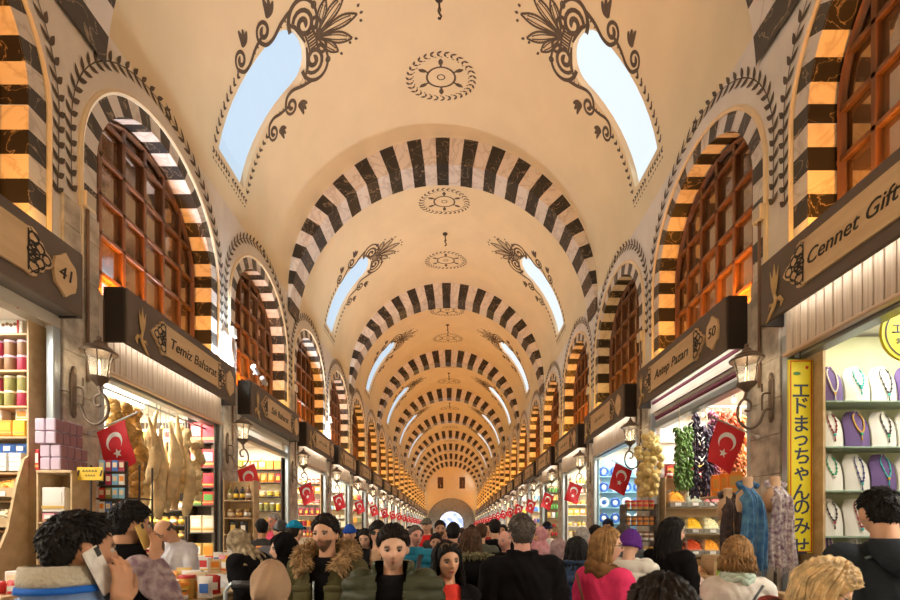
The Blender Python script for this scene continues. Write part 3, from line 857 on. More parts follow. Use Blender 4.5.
def proto(kind, c1, c2='white', size=1.):
    """meshes of one kind of goods, standing on z=0, front towards -y: [(part name, mesh)], first one is the body"""
    key = (kind, c1, c2)
    if key in PROTO: return PROTO[key]
    a, b_ = GM[c1], GM[c2]; L = []
    if kind == 'boxed packet':
        L.append(('packet_box', MB().box((0, 0, .13), (.20, .10, .26), bv=.006).mesh('packet_box', a, smooth=30)))
        b = MB().box((0, -.051, .15), (.15, .004, .12)); L.append(('label_panel', b.mesh('label_panel', b_)))
        L.append(('label_band', MB().box((0, -.0515, .05), (.198, .004, .03)).mesh('label_band', GM['gold' if c1 != 'gold' else 'red'])))
    elif kind == 'glass jar':
        L.append(('jar_body', MB().lathe([(0, 0), (.062, 0), (.07, .015), (.07, .12), (.055, .145), (.052, .15)], 14).mesh('jar_body', a, smooth=40)))
        L.append(('jar_lid', MB().lathe([(.058, .145), (.06, .15), (.06, .175), (.055, .18), (0, .18)], 14).mesh('jar_lid', lid_m, smooth=40)))
        L.append(('jar_label', MB().lathe([(.0715, .03), (.0715, .105)], 14).mesh('jar_label', b_, smooth='all')))
    elif kind == 'bottle':
        L.append(('bottle_body', MB().lathe([(0, 0), (.045, 0), (.05, .01), (.05, .17), (.035, .22), (.017, .25), (.017, .30), (0, .30)], 14).mesh('bottle_body', a, smooth=40)))
        L.append(('bottle_cap', MB().lathe([(.02, .285), (.02, .32), (0, .322)], 10).mesh('bottle_cap', GM['gold'], smooth=40)))
        L.append(('bottle_label', MB().lathe([(.0515, .05), (.0515, .14)], 14).mesh('bottle_label', b_, smooth='all')))
    elif kind == 'tub':
        L.append(('tub_body', MB().lathe([(0, 0), (.075, 0), (.085, .02), (.09, .12), (.0, .12)], 18).mesh('tub_body', a, smooth=40)))
        L.append(('tub_lid', MB().lathe([(.0, .145), (.094, .145), (.097, .135), (.097, .115), (.09, .112)], 18).mesh('tub_lid', b_, smooth=40)))
        L.append(('tub_band', MB().lathe([(.089, .045), (.0915, .085)], 18).mesh('tub_band', b_, smooth='all')))
    elif kind == 'foil pouch':
        b = MB(); nu, nv = 8, 10
        f = lambda sg: (lambda u, v: ((u - .5) * .18 * (1 - .06 * math.sin(PI * v)), sg * .038 * (math.sin(PI * u) * math.sin(PI * min(1, v * 1.05))) ** .6, v * .27))
        b.grid(f(-1), nu, nv).grid(lambda u, v: f(1)(1 - u, v), nu, nv)
        L.append(('pouch', b.mesh('pouch', a, smooth='all', weld=False)))
        L.append(('pouch_label', MB().add([(-.05, -.042, .07), (.05, -.042, .07), (.05, -.042, .18), (-.05, -.042, .18)], [(0, 1, 2, 3)]).mesh('pouch_label', b_)))
    elif kind == 'round tin':
        L.append(('tin_body', MB().lathe([(0, 0), (.07, 0), (.072, .005), (.072, .2), (0, .2)], 16).mesh('tin_body', a, smooth=40)))
        L.append(('tin_lid', MB().lathe([(.074, .19), (.074, .215), (.07, .22), (0, .22)], 16).mesh('tin_lid', b_, smooth=40)))
    PROTO[key] = L
    return L
DONE = {}
NAMEOF = {'boxed packet': ('boxed_packet', 'packet'), 'glass jar': ('glass_jar', 'jar'), 'bottle': ('glass_bottle', 'bottle'), 'tub': ('plastic_tub', 'tub'), 'foil pouch': ('foil_pouch', 'pouch'), 'round tin': ('round_tin', 'tin')}
def put(kind, c1, c2, loc, label, group, rz=0., sc=1., deep=True):
    L = proto(kind, c1, c2); nm, cat = NAMEOF[kind]
    o = obj(nm, L[0][1], None, loc); o.rotation_euler = (0, 0, rz); o.scale = sc if isinstance(sc, tuple) else (sc,) * 3
    tag(o, label, cat, group)
    if deep:
        for pn, me in L[1:]: obj(pn, me, o)
    return o
def shelf_unit(label, loc, w, h, dep, levels, m=None, back=None, name='shelf_unit', group=None):
    """stands at loc (its middle at floor level), front towards -y; levels = heights of the boards"""
    m = m or board_m
    t = thing(name, label, 'shelf', loc, group=group)
    for sx in (-1, 1): MB().box((sx * (w / 2 - .012), 0, h / 2), (.024, dep, h), bv=.003).build('side_panel', m, t)
    MB().box((0, dep / 2 - .006, h / 2), (w - .05, .012, h)).build('back_panel', back or m, t)
    me = MB().box((0, -.006, 0), (w - .05, dep - .014, .024), bv=.003).mesh('shelf_board', m)
    for z in levels: obj('shelf_board', me, t, (0, 0, z - .013))
    return t
WORDS_ROW = lambda i: ORD[i]
KINDS_ = ['boxed packet', 'glass jar', 'foil pouch', 'bottle', 'round tin', 'tub']
def fill(rnd, where, x0, w, y, levels, dirx, cols, kinds, step=(.2, .26), hmax=.33, group='', deep=True, nmax=99):
    """one row of goods on each level; where = end of the label"""
    for li, z in enumerate(levels):
        kind = kinds[li % len(kinds)]
        bw = {'boxed packet': .2, 'glass jar': .145, 'bottle': .105, 'tub': .2, 'foil pouch': .19, 'round tin': .15}[kind]
        st = bw + .02; n = min(nmax, int(w / st)); same = rnd.random() < .4; c0 = rnd.choice(cols)
        rowc = c0 if same else None
        for j in range(n):
            c1 = rowc or rnd.choice(cols); c2 = rnd.choice(['white', 'cream', 'gold', 'yellow'])
            if c2 == c1: c2 = 'red'
            hh = {'boxed packet': .26, 'glass jar': .18, 'bottle': .32, 'tub': .145, 'foil pouch': .27, 'round tin': .22}[kind]
            x = x0 + dirx * (st * (j + .5) + (w - n * st) * .5 / max(n, 1))
            put(kind, c1, c2, (x, y, z), '%s %s, %s along the %s shelf from the top, %s' % (c1, kind, ORD[j], ORD[li], where), group, rnd.uniform(-.06, .06), min(1., hmax / hh) * rnd.uniform(.96, 1.), deep)
def ripple(n, rnd, a=.012): return [rnd.uniform(-a, a) for _ in range(n)]
# ---- generic shops, third onwards on both sides
rnd = random.Random(21)
PALS = [['red', 'crimson', 'orange', 'white'], ['gold', 'yellow', 'cream', 'brown'], ['white', 'sky blue', 'lilac', 'cream'], ['red', 'white', 'green', 'gold'], ['orange', 'yellow', 'red', 'olive'], ['blue', 'sky blue', 'white', 'purple']]
led_m = mat('led_tube', (1., .97, .9), .4, emit=9.)
for s in (-1, 1):
    for k in range(2, 14):
        if s > 0 and k == 2: continue
        yc = shop_y[s][k + 1]; yf = yc + 1.75 - .17
        where = '%s %s shop' % (ORD[k], ('loofah-side', 'necklace-side')[s > 0])
        h = 3.75; near = k < 5
        lv = [.5, 1.0, 1.45, 1.85, 2.25, 2.65, 3.05, 3.42] if near else ([1.5, 2.1, 2.7, 3.3] if k < 8 else [1.8, 2.8])
        wd = 1.75 if near else 1.4; xc = XC + s * (HW + .14 + wd / 2)
        shelf_unit('shelving wall of packed goods at the far end of the %s' % where, (xc, yf, 0), wd, h, .32, lv, [board_m, white_board, dark_board][(k + (s > 0)) % 3], [white_board, board_m, GM['cream']][k % 3], group='shelving at the ends of the shops')
        lv2 = [z for z in lv if z > 1.2][::-1]
        rr = random.Random(k * 31 + s); ks = KINDS_[:]; rr.shuffle(ks)
        fill(rr, where, xc - s * (wd / 2 - .03), wd - .06, yf - .03, lv2, s, PALS[(k * 2 + (s > 0)) % 6], ks, group='goods on the %s shelving' % where, deep=k < 4, nmax=8 if near else (4 if k < 8 else 3))
        for j in range(2 if k < 8 else 1):
            t = thing('tube_light', 'white tube light, %s from the hall under ceiling of the %s' % (ORD[j], where), 'light', (XC + s * (HW + .5 + .7 * j), yc, 4.03), group='tube lights in the shops')
            MB().tube([(0, -.7, 0), (0, .7, 0)], .025, 8).build('light_tube', led_m, t, smooth='all'); MB().box((0, 0, .045), (.09, 1.5, .05), bv=.01).build('light_batten', white_board, t)
        # counter with baskets of loose goods along the front
        if k < 9:
            t = thing('counter', 'long wooden counter along the front of the %s' % where, 'counter', (XC + s * (HW - .30), yc + .1, 0), group='shop front counters')
            b = MB().box((0, 0, .97), (.62, 2.6, .05), bv=.01); b.build('counter_top', board_m, t)
            MB().box((0, 0, .475), (.56, 2.5, .93), bv=.01).build('counter_body', [GM['brown'], GM['cream'], GM['white']][k % 3], t)
            for j in range(6 if near else 3):
                st = 2.5 / (6 if near else 3); c = rr.choice(PALS[(k * 2 + (s > 0)) % 6] + ['orange', 'gold'])
                kd = rr.choice(['tub', 'boxed packet', 'foil pouch', 'round tin'])
                put(kd, c, 'white' if c != 'white' else 'red', (XC + s * (HW - .32) + rr.uniform(-.08, .08), yc - 1.05 + st * (j + .5) - .1, .996), '%s %s, %s from the viewer on the counter of the %s' % (c, kd, ORD[j], where), 'goods on the counter of the %s' % where, rr.uniform(-.5, .5), 1.25, near)
# ================================================================ the nearest shops
def PX(px, Y): return (px - 453) * Y / 455.
def PZ(py, Y): return 1.7 + (530 - py) * Y / 455.
rnd = random.Random(5)
# ---- packaged sweets shelves (nearest on the loofah side)
YS = 5.36
t = shelf_unit('pale wooden shelves of boxed sweets beside the near stone pier', (-5.40, YS, 0), 1.12, 4.1, .34, [.9, 1.3, 1.7, 2.04, 2.36, 2.77, 3.12, 3.53, 3.95], group='shelving at the ends of the shops')
b = MB(); prof = [(5.2, 2.55), (5.2, .0), (4.72, .0), (4.74, 1.2), (4.95, 1.7), (5.05, 2.2), (5.14, 2.5)]
b.prism(prof, lambda y, z: (.56 - .03, y - YS, z), lambda y, z: (.56, y - YS, z)); b.build('flared_side_panel', board_m, t)
bund_m = C('bundle_brown', (.30, .15, .18), .4)
def bundle(label, loc, w, d, h, nx, ny, nz, m1, m2, group, name='shrink_wrapped_bundle', cat='bundle'):
    t = thing(name, label, cat, loc, group=group)
    bw, bd, bh = w / nx, d / ny, h / nz
    me = MB().box((0, 0, bh / 2), (bw - .006, bd - .004, bh - .006), bv=.01).mesh('wrapped_pack', m1, smooth=30)
    pm = MB().box((bw / 2 - .001, 0, bh * .5), (.006, bd * .86, bh * .84)).mesh('pack_label', m2)
    for i in range(nx):
        for j in range(ny):
            for k in range(nz):
                p = obj('wrapped_pack', me, t, (-w / 2 + bw * (i + .5), -d / 2 + bd * (j + .5), bh * k))
                if i == nx - 1: obj('pack_label', pm, p)
    return t
xs = [-4.99 - .15 * i for i in range(5)]
gl = 'packaged sweets on the pale shelves'
for i, x in enumerate(xs[::2]):
    q = thing('ribbon_box', 'white sweets box with red ribbon, %s along the top shelf beside the pier' % ORD[i], 'box', (x - .1, 5.33, 3.965), group=gl)
    MB().box((0, 0, .15), (.27, .2, .30), bv=.006).build('carton', GM['white'], q, smooth=30)
    MB().box((0, -.101, .22), (.272, .006, .018)).box((.09, -.103, .15), (.02, .006, .30)).build('ribbon', GM['red'], q)
    b = MB()
    for sg in (-1, 1): b.tube([(.09, -.105, .22), (.09 + sg * .04, -.12, .245), (.09 + sg * .055, -.12, .22), (.09, -.105, .22)], .008, 6)
    b.build('bow', GM['red'], q, smooth='all')
    b = MB()
    for jx in range(4): b.ell((-.08 + jx * .045, -.102, .09 + .012 * (jx % 2)), (.022, .006, .02), 8, 6)
    b.build('picture_of_sweets', GM['brown'], q, smooth='all')
for (z, c1, c2, sh) in ((3.545, 'brown', 'lilac', 'second'), (3.135, 'olive', 'cream', 'third')):
    for i, x in enumerate(xs):
        for u in range(2): put('round tin', c1 if (i + u) % 3 else 'crimson', c2, (x, 5.30, z + u * .175), '%s tin with %s lid, %s along the %s shelf, %s layer' % (c1 if (i + u) % 3 else 'crimson', c2, ORD[i], sh, ('lower', 'upper')[u]), gl, rnd.uniform(0, 3), (.9, .9, .79))
for i, x in enumerate(xs):
    put('boxed packet', 'orange' if i % 2 else 'yellow', 'yellow', (x, 5.3, 2.785), 'yellow carton, %s along the fourth shelf of boxed sweets' % ORD[i], gl, 0, (.7, 1.5, .68))
    if i % 2 == 0: put('boxed packet', 'white', 'orange', (x, 5.32, 2.785 + .182), 'white carton with orange label, %s along, lying on the yellow cartons' % ORD[i], gl, 0, (.7, 1.2, .5))
for i, x in enumerate(xs[:4]):
    for u in range(4):
        o = put('boxed packet', 'white', 'red' if u else 'sky blue', (x - .02 * (i % 2), 5.28, 2.375 + u * .052), 'flat white carton, %s stack on the fifth shelf, %s from the bottom' % (ORD[i], ORD[u]), gl, 0, (.72, 2, .19), False)
    put('foil pouch', 'blue', 'white', (x, 5.28, 2.375 + 4 * .052), 'blue and white pouch on top of the %s stack of flat cartons' % ORD[i], gl, 0, (.8, 1, .45))
heap_m = {'apricot': mat('heap_apricot', (.80, .32, .04), .6, var=.4, vscale=18), 'nut': mat('heap_nut', (.66, .56, .38), .7, var=.3, vscale=20), 'paprika': mat('heap_paprika', (.62, .08, .015), .9, var=.25, vscale=30), 'turmeric': mat('heap_turmeric', (.88, .52, .02), .9, var=.15, vscale=30), 'curry': mat('heap_curry', (.84, .36, .03), .9, var=.2, vscale=30),
          'herb': mat('heap_herb', (.30, .33, .10), .9, var=.4, vscale=30), 'rose': mat('heap_rose', (.66, .16, .16), .8, var=.4, vscale=30), 'pale': mat('heap_pale', (.80, .74, .45), .8, var=.25, vscale=25), 'walnut': mat('heap_walnut', (.42, .24, .11), .8, var=.5, vscale=22), 'lettuce': mat('heap_green', (.30, .52, .08), .7, var=.4, vscale=20), 'mix': mat('heap_mix', (.55, .45, .25), .8, col2=(.3, .5, .5), vscale=18)}
ICO = {}
def heap(name, m, parent, c, r, h, n, size, seed, kind='stuff'):
    """a mound with loose pieces lying on it"""
    rr = random.Random(seed); b = MB()
    b.grid(lambda u, v: (c[0] + r[0] * (u - .5) * 2, c[1] + r[1] * (v - .5) * 2, c[2] + h * max(0., 1 - ((u - .5) * 2) ** 2) ** .4 * max(0., 1 - ((v - .5) * 2) ** 2) ** .6), 10, 10)
    for i in range(n):
        x, y = rr.uniform(-.92, .92), rr.uniform(-.92, .92)
        z = h * (1 - x * x) ** .4 * (1 - y * y) ** .6
        q = Matrix.Rotation(rr.uniform(0, 6), 3, 'Z') @ Matrix.Rotation(rr.uniform(-.7, .7), 3, 'X')
        b.ell((c[0] + r[0] * x, c[1] + r[1] * y, c[2] + z + size * .2), (size * rr.uniform(.7, 1.2), size * .7, size * .5), 6, 4, rot=q)
    o = b.build(name, m, parent, smooth='all'); o['kind'] = kind; return o
def bin_(label, loc, w, d, h, hm, seed, group, mm, name='produce_bin', front=.12):
    t = thing(name, label, 'bin', loc, group=group)
    b = MB(); b.box((0, 0, .008), (w, d, .016))
    for sx in (-1, 1): b.box((sx * (w / 2 - .006), 0, h / 2), (.012, d, h))
    b.box((0, d / 2 - .006, h / 2), (w, .012, h)); b.build('bin_tray', mm, t)
    MB().box((0, -d / 2 + .004, front / 2), (w, .008, front)).build('bin_front', mm, t)
    MB().box((0, -d / 2 - .004, front * .45), (w * .35, .004, front * .45)).build('price_card', GM['white'], t)
    heap('heaped_contents', hm, t, (0, 0, front * .8), (w / 2 - .014, d / 2 - .015), h * .6, 60, .022, seed)
    return t
for li, (z, hm) in enumerate(((2.05, 'apricot'), (1.715, 'nut'), (1.315, 'apricot'), (.915, 'walnut'))):
    for i in range(3): bin_('wooden bin heaped with %s, %s along the %s tier under the boxed sweets' % ({'apricot': 'orange dried fruit', 'nut': 'pale nuts', 'walnut': 'brown nuts'}[hm], ORD[i], ORD[li]), (-5.03 - .34 * i, 5.24 - .04 * li, z), .31, .36 + .06 * li, .2, heap_m[hm], li * 5 + i, 'bins of dried fruit and nuts', board_m)
# stacked cabinet against the near pier
t = thing('display_cabinet', 'pale open wooden cabinet of cartons standing against the near stone pier', 'cabinet', (-4.47, 5.27, 0))
MB().box((0, 0, 2.355), (.40, .36, .03), bv=.004).build('cabinet_top', board_m, t)
for sx in (-1, 1): MB().box((sx * .19, 0, 1.17), (.02, .34, 2.34)).build('side_panel', board_m, t)
MB().box((0, .165, 1.17), (.36, .012, 2.34)).build('back_panel', board_m, t)
for z in (.1, .75, 1.3, 1.78): MB().box((0, 0, z), (.36, .33, .02)).build('cabinet_shelf', board_m, t)
for i, (z, c, hh) in enumerate(((1.79, 'pink', .10), (1.90, 'white', .28), (1.31, 'lilac', .3), (.76, 'orange', .35))):
    put('boxed packet', c, 'white', (-4.50, 5.22, z + .002), '%s carton %s of the pale cabinet by the pier' % (c, ('on the upper shelf', 'standing on a pink one inside top', 'on the middle shelf', 'on the lower shelf')[i]), 'cartons in the pale cabinet', 0, (1.3, 2., hh / .26))
bundle('lower shrink wrapped bundle of lilac packs on the pale cabinet', (-4.52, 5.29, 2.372), .24, .38, .29, 2, 4, 2, GM['lilac'], bund_m, 'wrapped bundles by the near pier')
bundle('upper shrink wrapped bundle of lilac packs stacked on another', (-4.56, 5.27, 2.664), .24, .38, .29, 2, 4, 2, GM['lilac'], bund_m, 'wrapped bundles by the near pier')
put('boxed packet', 'red', 'white', (-4.665, 5.15, 2.372), 'small red carton squeezed beside the lower wrapped bundle', None, 0, (.2, 1, .9))
# yellow hand written card and pouches below it
t = thing('price_sign', 'yellow price card with dark handwriting clipped above the olive pouches', 'sign', (-4.13, 5.18, 0))
MB().box((0, 0, 2.34), (.30, .012, .15), bv=.004).build('sign_card', GM['yellow'], t)
P = Paint()
for i in range(5): P.line([(-.08 + .035 * i, .02), (-.07 + .035 * i, .045), (-.06 + .035 * i, .02)], .01); 
for i in range(4): P.line([(-.05 + .03 * i, -.03), (-.04 + .03 * i, -.01), (-.03 + .03 * i, -.03)], .009)
P.line([(-.14, -.03), (-.12, .04)], .02); P.line([(.12, -.03), (.14, .04)], .02)
P.mesh('handwriting', letter_m, lambda u, v: (u, -.008, 2.34 + v)); obj('handwriting', bpy.data.meshes['handwriting'], t)
MB().tube([(0, .01, 2.27), (0, .01, 1.2), (0, .01, 0)], .012, 6).lathe([(0, 0), (.15, 0), (.15, .02), (0, .02)], 14).build('sign_post', iron, t, smooth=40)
t = thing('product_rack', 'dark wire rack of small packs beside the hanging loofahs', 'rack', (-4.18, 5.75, 0))
for dx in (-.3, .3):
    for dy in (-.12, .12): MB().tube([(dx, dy, 0), (dx, dy, 2.5)], .012, 6).build('rack_post', iron, t, smooth='all')
rme = MB().box((0, 0, 0), (.62, .26, .015)).mesh('rack_shelf', dark_board)
lv = [.5, 1.0, 1.45, 1.78, 2.10]
for z in lv: obj('rack_shelf', rme, t, (0, 0, z - .009))
fill(rnd, 'wire rack by the loofahs', -4.47, .6, 5.70, [z for z in lv if z > .9][::-1], 1, ['olive', 'lilac', 'white', 'blue', 'orange', 'brown', 'crimson'], ['foil pouch', 'boxed packet', 'foil pouch', 'boxed packet'], hmax=.17, group='small packs on the wire rack')
# ---- loofah shop
rail = thing('hanging_rail', 'steel rail across the shop front that carries loofahs and sponge strings', 'rail', (0, 0, 0))
MB().tube([(-4.95, 6.05, 3.72), (-4.95, 9.2, 3.72)], .018, 8).build('rail_tube', post_m, rail, smooth='all')
for y in (6.1, 7.6, 9.15): MB().tube([(-4.95, y, 3.72), (-4.95, y, 4.08)], .012, 6).build('rail_hanger', post_m, rail, smooth='all')
sponge_m = mat('sponge_tan', (.60, .36, .11), .9, var=.35, vscale=9, bump=.9, bscale=60)
loofah_m = mat('loofah_pale', (.70, .54, .30), .9, var=.22, vscale=7, bump=1., bscale=45)
cord_m = mat('cord', (.5, .42, .3), .8)
def string_of(label, loc, n, r, ln, m, seed, group, part='sponge', name='sponge_string', wob=.05):
    rr = random.Random(seed); t = thing(name, label, 'string', loc, group=group)
    MB().tube([(0, 0, 0), (0, 0, -ln)], .006, 5).build('hanging_cord', cord_m, t, smooth='all')
    pts = []
    for v in range(3):
        k1, k2, k3 = rr.uniform(4, 7), rr.uniform(0, 6), rr.uniform(5, 9)
        pts.append(MB().ell((0, 0, 0), (r, r * .9, r * .85), 14, 9, fn=lambda d: 1 + .13 * math.sin(k1 * d.x + k2) * math.cos(k3 * d.z + k2) + .07 * math.sin(11 * d.y + k1)).mesh(part, m, smooth='all'))
    for i in range(n):
        o = obj(part, pts[i % 3], t, (rr.uniform(-wob, wob), rr.uniform(-wob, wob), -.12 - (ln - .15) * (i + .5) / n)); o.rotation_euler = (rr.uniform(0, 6), rr.uniform(0, 6), rr.uniform(0, 6)); f = rr.uniform(.85, 1.12); o.scale = (f, f, f)
    return t
g = 'strings of tan sponges'
string_of('string of round tan sponges just behind the near crescent flag', (-4.92, 6.62, 3.70), 20, .09, 1.75, sponge_m, 1, g)
string_of('string of tan sponges, second behind the near crescent flag', (-4.94, 6.85, 3.70), 19, .095, 1.7, sponge_m, 2, g)
string_of('thick string of tan sponges next to the long pale loofahs', (-4.97, 7.10, 3.70), 20, .10, 1.8, sponge_m, 3, g, wob=.07)
string_of('string of pale sponges hanging beyond the long loofahs', (-4.96, 8.34, 3.70), 18, .10, 1.3, loofah_m, 4, g, wob=.07)
string_of('bushy string of pale sponges nearest the red boxed packets', (-4.88, 8.64, 3.5), 17, .10, 1.25, loofah_m, 5, g, wob=.07)
def ss(a, b, x): t = max(0., min(1., (x - a) / (b - a))); return t * t * (3 - 2 * t)
def loofah_mesh(seed):
    rr = random.Random(seed); ln = rr.uniform(1.05, 1.5); bend = rr.uniform(-.16, .16); bx = rr.uniform(-.1, .1)
    pts = [(bx * math.sin(PI * i / 14), bend * math.sin(PI * i / 14 * 1.1), -ln * i / 14) for i in range(15)]
    rs = [.022 + .066 * ss(0, .45, i / 14) * (1 if i < 12 else (.9, .66, .2)[min(2, i - 12)]) * (1 + .06 * math.sin(i * 1.7 + seed)) for i in range(15)]
    return MB().tube(pts, rs, 12).mesh('loofah', loofah_m, smooth='all'), ln
for i in range(13):
    me, ln = loofah_mesh(i)
    y = 7.28 + .076 * i
    o = obj('loofah', me, None, (-4.93 + .15 * ((i * 7) % 3 - 1), y, 3.68 - .16 * ((i * 5) % 4)))
    tag(o, 'long pale dried loofah, %s from the viewer along the rail' % ORD[i], 'loofah', 'long loofahs on the rail')
    MB().tube([(0, 0, 0), (0, 0, .04 + .16 * ((i * 5) % 4))], .006, 5).build('hanging_loop', cord_m, o, smooth='all')
YF = 9.35
shelf_unit('dark upright shelving of red boxed packets inside the loofah shop', (-5.00, 9.18, 0), .55, 3.95, .32, [.5, 1.1, 1.65, 2.2, 2.55, 2.95, 3.45], dark_board, group='shelving at the ends of the shops')
for li, z in enumerate([3.45, 2.95, 2.55, 2.2, 1.65, 1.1]):
    for i in range(2):
        c1, c2 = [('red', 'crimson'), ('red', 'sky blue'), ('red', 'crimson'), ('red', 'green'), ('cream', 'white'), ('gold', 'orange')][li][:2]
        put('boxed packet', c1 if not (li == 3 and i) else 'green', 'white' if i else c2, (-4.88 - .25 * i, 9.12, z), '%s boxed packet, %s along the %s shelf of the dark loofah-shop rack' % (c1 if not (li == 3 and i) else 'green', ORD[i], ORD[li]), 'red packets in the loofah shop', 0, (1.15, 1, [1.5, 1.4, 1.1, 1., 1.3, 1.3][li]))
        if li < 4: put('boxed packet', 'crimson' if li != 1 else 'blue', 'orange', (-4.88 - .25 * i, 9.26, z), 'dark packet half hidden behind the %s front one on the %s dark shelf' % (ORD[i], ORD[li]), 'red packets in the loofah shop', 0, (1.1, .5, [1.6, 1.5, 1.2, 1.1][li]), False)
shelf_unit('dark shelving of small jars behind the bald shopkeeper', (-5.95, 9.18, 0), 1.3, 3.9, .32, [.5, .9, 1.22, 1.52, 1.80, 2.10, 2.5, 3.0, 3.45], dark_board, group='shelving at the ends of the shops')
fill(rnd, 'behind the shopkeeper', -5.33, 1.22, 9.10, [3.45, 3.0, 2.5, 2.10, 1.80, 1.52, 1.22, .9], -1, ['gold', 'orange', 'brown', 'olive', 'yellow', 'cream'], ['boxed packet', 'boxed packet', 'foil pouch', 'glass jar', 'glass jar', 'glass jar', 'glass jar', 'tub'], group='jars and packets behind the shopkeeper', hmax=.28)
for j in range(2):
    t = thing('tube_light', 'white tube light, %s from the hall above the loofahs' % ORD[j], 'light', (XC - HW - .5 - .6 * j, 7.6, 4.0), group='tube lights in the shops')
    MB().tube([(0, -.9, 0), (0, .9, 0)], .03, 8).build('light_tube', led_m, t, smooth='all'); MB().box((0, 0, .05), (.1, 1.9, .05), bv=.01).build('light_batten', white_board, t)
# ---- stall tables by the loofah shop
def table(label, x, y, w, d, h, rz=0., m=None, name='stall_table'):
    t = thing(name, label, 'table', (x, y, 0), rz)
    MB().box((0, 0, h - .02), (w, d, .04), bv=.008).build('table_top', m or board_m, t)
    for sy in (-1, 1): MB().box((0, sy * (d / 2 - .012), h - .11), (w - .06, .02, .14)).build('table_apron', m or board_m, t)
    for sx in (-1, 1):
        for sy in (-1, 1): MB().box((sx * (w / 2 - .05), sy * (d / 2 - .05), (h - .04) / 2), (.06, .06, h - .04), bv=.006).build('leg', m or board_m, t)
    return t
table('wooden stall table of tubs and packets in front of the bald shopkeeper', -2.55, 4.0, .95, 1.1, 1.12)
table('wooden stall table of packets and bags beside the loofah shop', -2.95, 5.95, 1.1, .95, 1.18)
g = 'goods on the stall tables by the loofah shop'
for i, (px, py, Y, kd, c1, c2, sc) in enumerate([(155, 590, 3.72, 'tub', 'green', 'white', 1.1), (166, 594, 3.78, 'tub', 'orange', 'white', 1.1), (150, 575, 4.0, 'tub', 'green', 'yellow', 1.0), (178, 592, 3.8, 'tub', 'yellow', 'orange', 1.0), (187, 586, 3.85, 'round tin', 'gold', 'red', .9), (196, 588, 3.9, 'foil pouch', 'cream', 'orange', .8), (205, 586, 3.85, 'foil pouch', 'white', 'blue', .7), (160, 570, 4.3, 'tub', 'white', 'red', 1.), (172, 572, 4.35, 'foil pouch', 'orange', 'white', .7), (184, 570, 4.4, 'foil pouch', 'gold', 'white', .8), (195, 570, 4.5, 'boxed packet', 'white', 'sky blue', .7), (207, 574, 4.3, 'tub', 'sky blue', 'white', .8), (214, 578, 4.1, 'foil pouch', 'red', 'white', .6), (190, 578, 4.1, 'foil pouch', 'white', 'gold', .8)]):
    put(kd, c1, c2, (PX(px, Y), Y, 1.122), '%s %s with %s, %s among those on the table before the shopkeeper' % (c1, kd, c2, ORD[i]), g, rnd.uniform(-.5, .5), sc)
for i, (px, Y, kd, c1, c2, sc) in enumerate([(205, 5.6, 'boxed packet', 'white', 'red', .7), (215, 5.65, 'boxed packet', 'cream', 'orange', .6), (226, 5.6, 'boxed packet', 'gold', 'white', .6), (236, 5.62, 'boxed packet', 'orange', 'yellow', .7), (200, 5.9, 'foil pouch', 'white', 'pink', .7), (212, 5.95, 'tub', 'white', 'sky blue', .9), (222, 6.0, 'foil pouch', 'pink', 'white', .7), (233, 5.95, 'foil pouch', 'cream', 'red', .7), (243, 5.9, 'foil pouch', 'crimson', 'red', .7), (205, 6.25, 'tub', 'white', 'white' if 0 else 'pink', .9), (218, 6.25, 'foil pouch', 'white', 'blue', .8), (230, 6.3, 'boxed packet', 'white', 'orange', .8), (243, 6.25, 'boxed packet', 'red', 'gold', .8)]):
    put(kd, c1, c2, (PX(px, Y), Y, 1.182), '%s %s with %s, %s among those on the farther stall table' % (c1, kd, c2, ORD[i]), g, rnd.uniform(-.6, .6), sc)
rr3 = random.Random(12)
for i in range(26):
    kd = rr3.choice(['tub', 'foil pouch', 'boxed packet', 'glass jar', 'round tin']); c1 = rr3.choice(['green', 'orange', 'yellow', 'white', 'gold', 'red', 'cream', 'sky blue']); c2 = 'white' if c1 != 'white' else rr3.choice(['red', 'green', 'blue'])
    put(kd, c1, c2, (-2.96 + .82 * (i % 9) / 8, 3.58 + .32 * (i // 9) + rr3.uniform(-.03, .03), 1.122), '%s %s, %s along the %s row of small goods on the shopkeeper table' % (c1, kd, ORD[i % 9], ORD[i // 9]), 'small goods on the shopkeeper table', rr3.uniform(-.5, .5), .62)
t = thing('card_rack', 'flat wall rack of small coloured picture cards next to the yellow price card', 'rack', (-4.10, 5.50, 0))
MB().box((0, 0, 2.1), (.34, .02, .86), bv=.004).build('rack_panel', dark_board, t)
for sx in (-1, 1): MB().tube([(sx * .15, .02, 0), (sx * .15, .02, 2.5)], .012, 6).build('rack_post', iron, t, smooth='all')
for r_ in range(5):
    MB().box((0, -.03, 1.74 + .165 * r_), (.33, .04, .012)).build('card_ledge', iron, t)
    for c_ in range(4):
        c1 = rr3.choice(['blue', 'red', 'white', 'olive', 'crimson', 'black', 'gold', 'sky blue'])
        o = MB().box((0, 0, .065), (.07, .012, .13), bv=.002).build('picture_card', GM[c1], None, loc=(-4.10 - .12 + .08 * c_, 5.468, 1.747 + .165 * r_)); tag(o, '%s picture card, %s along the %s tier up the card rack' % (c1, ORD[c_], ORD[r_]), 'card', 'picture cards on the rack')
        MB().box((0, -.007, .075), (.05, .003, .06)).build('card_picture', GM['cream' if c1 != 'white' else 'orange'], o)
table('small front stall of white and red packs below the boxed sweets', -2.98, 3.0, .6, .6, 1.30)
put('boxed packet', 'white', 'cream', (PX(12, 3.0), 3.05, 1.302), 'small white carton standing on the front stall below the boxed sweets', 'packs on the front stall', .1, (.55, .9, .48))
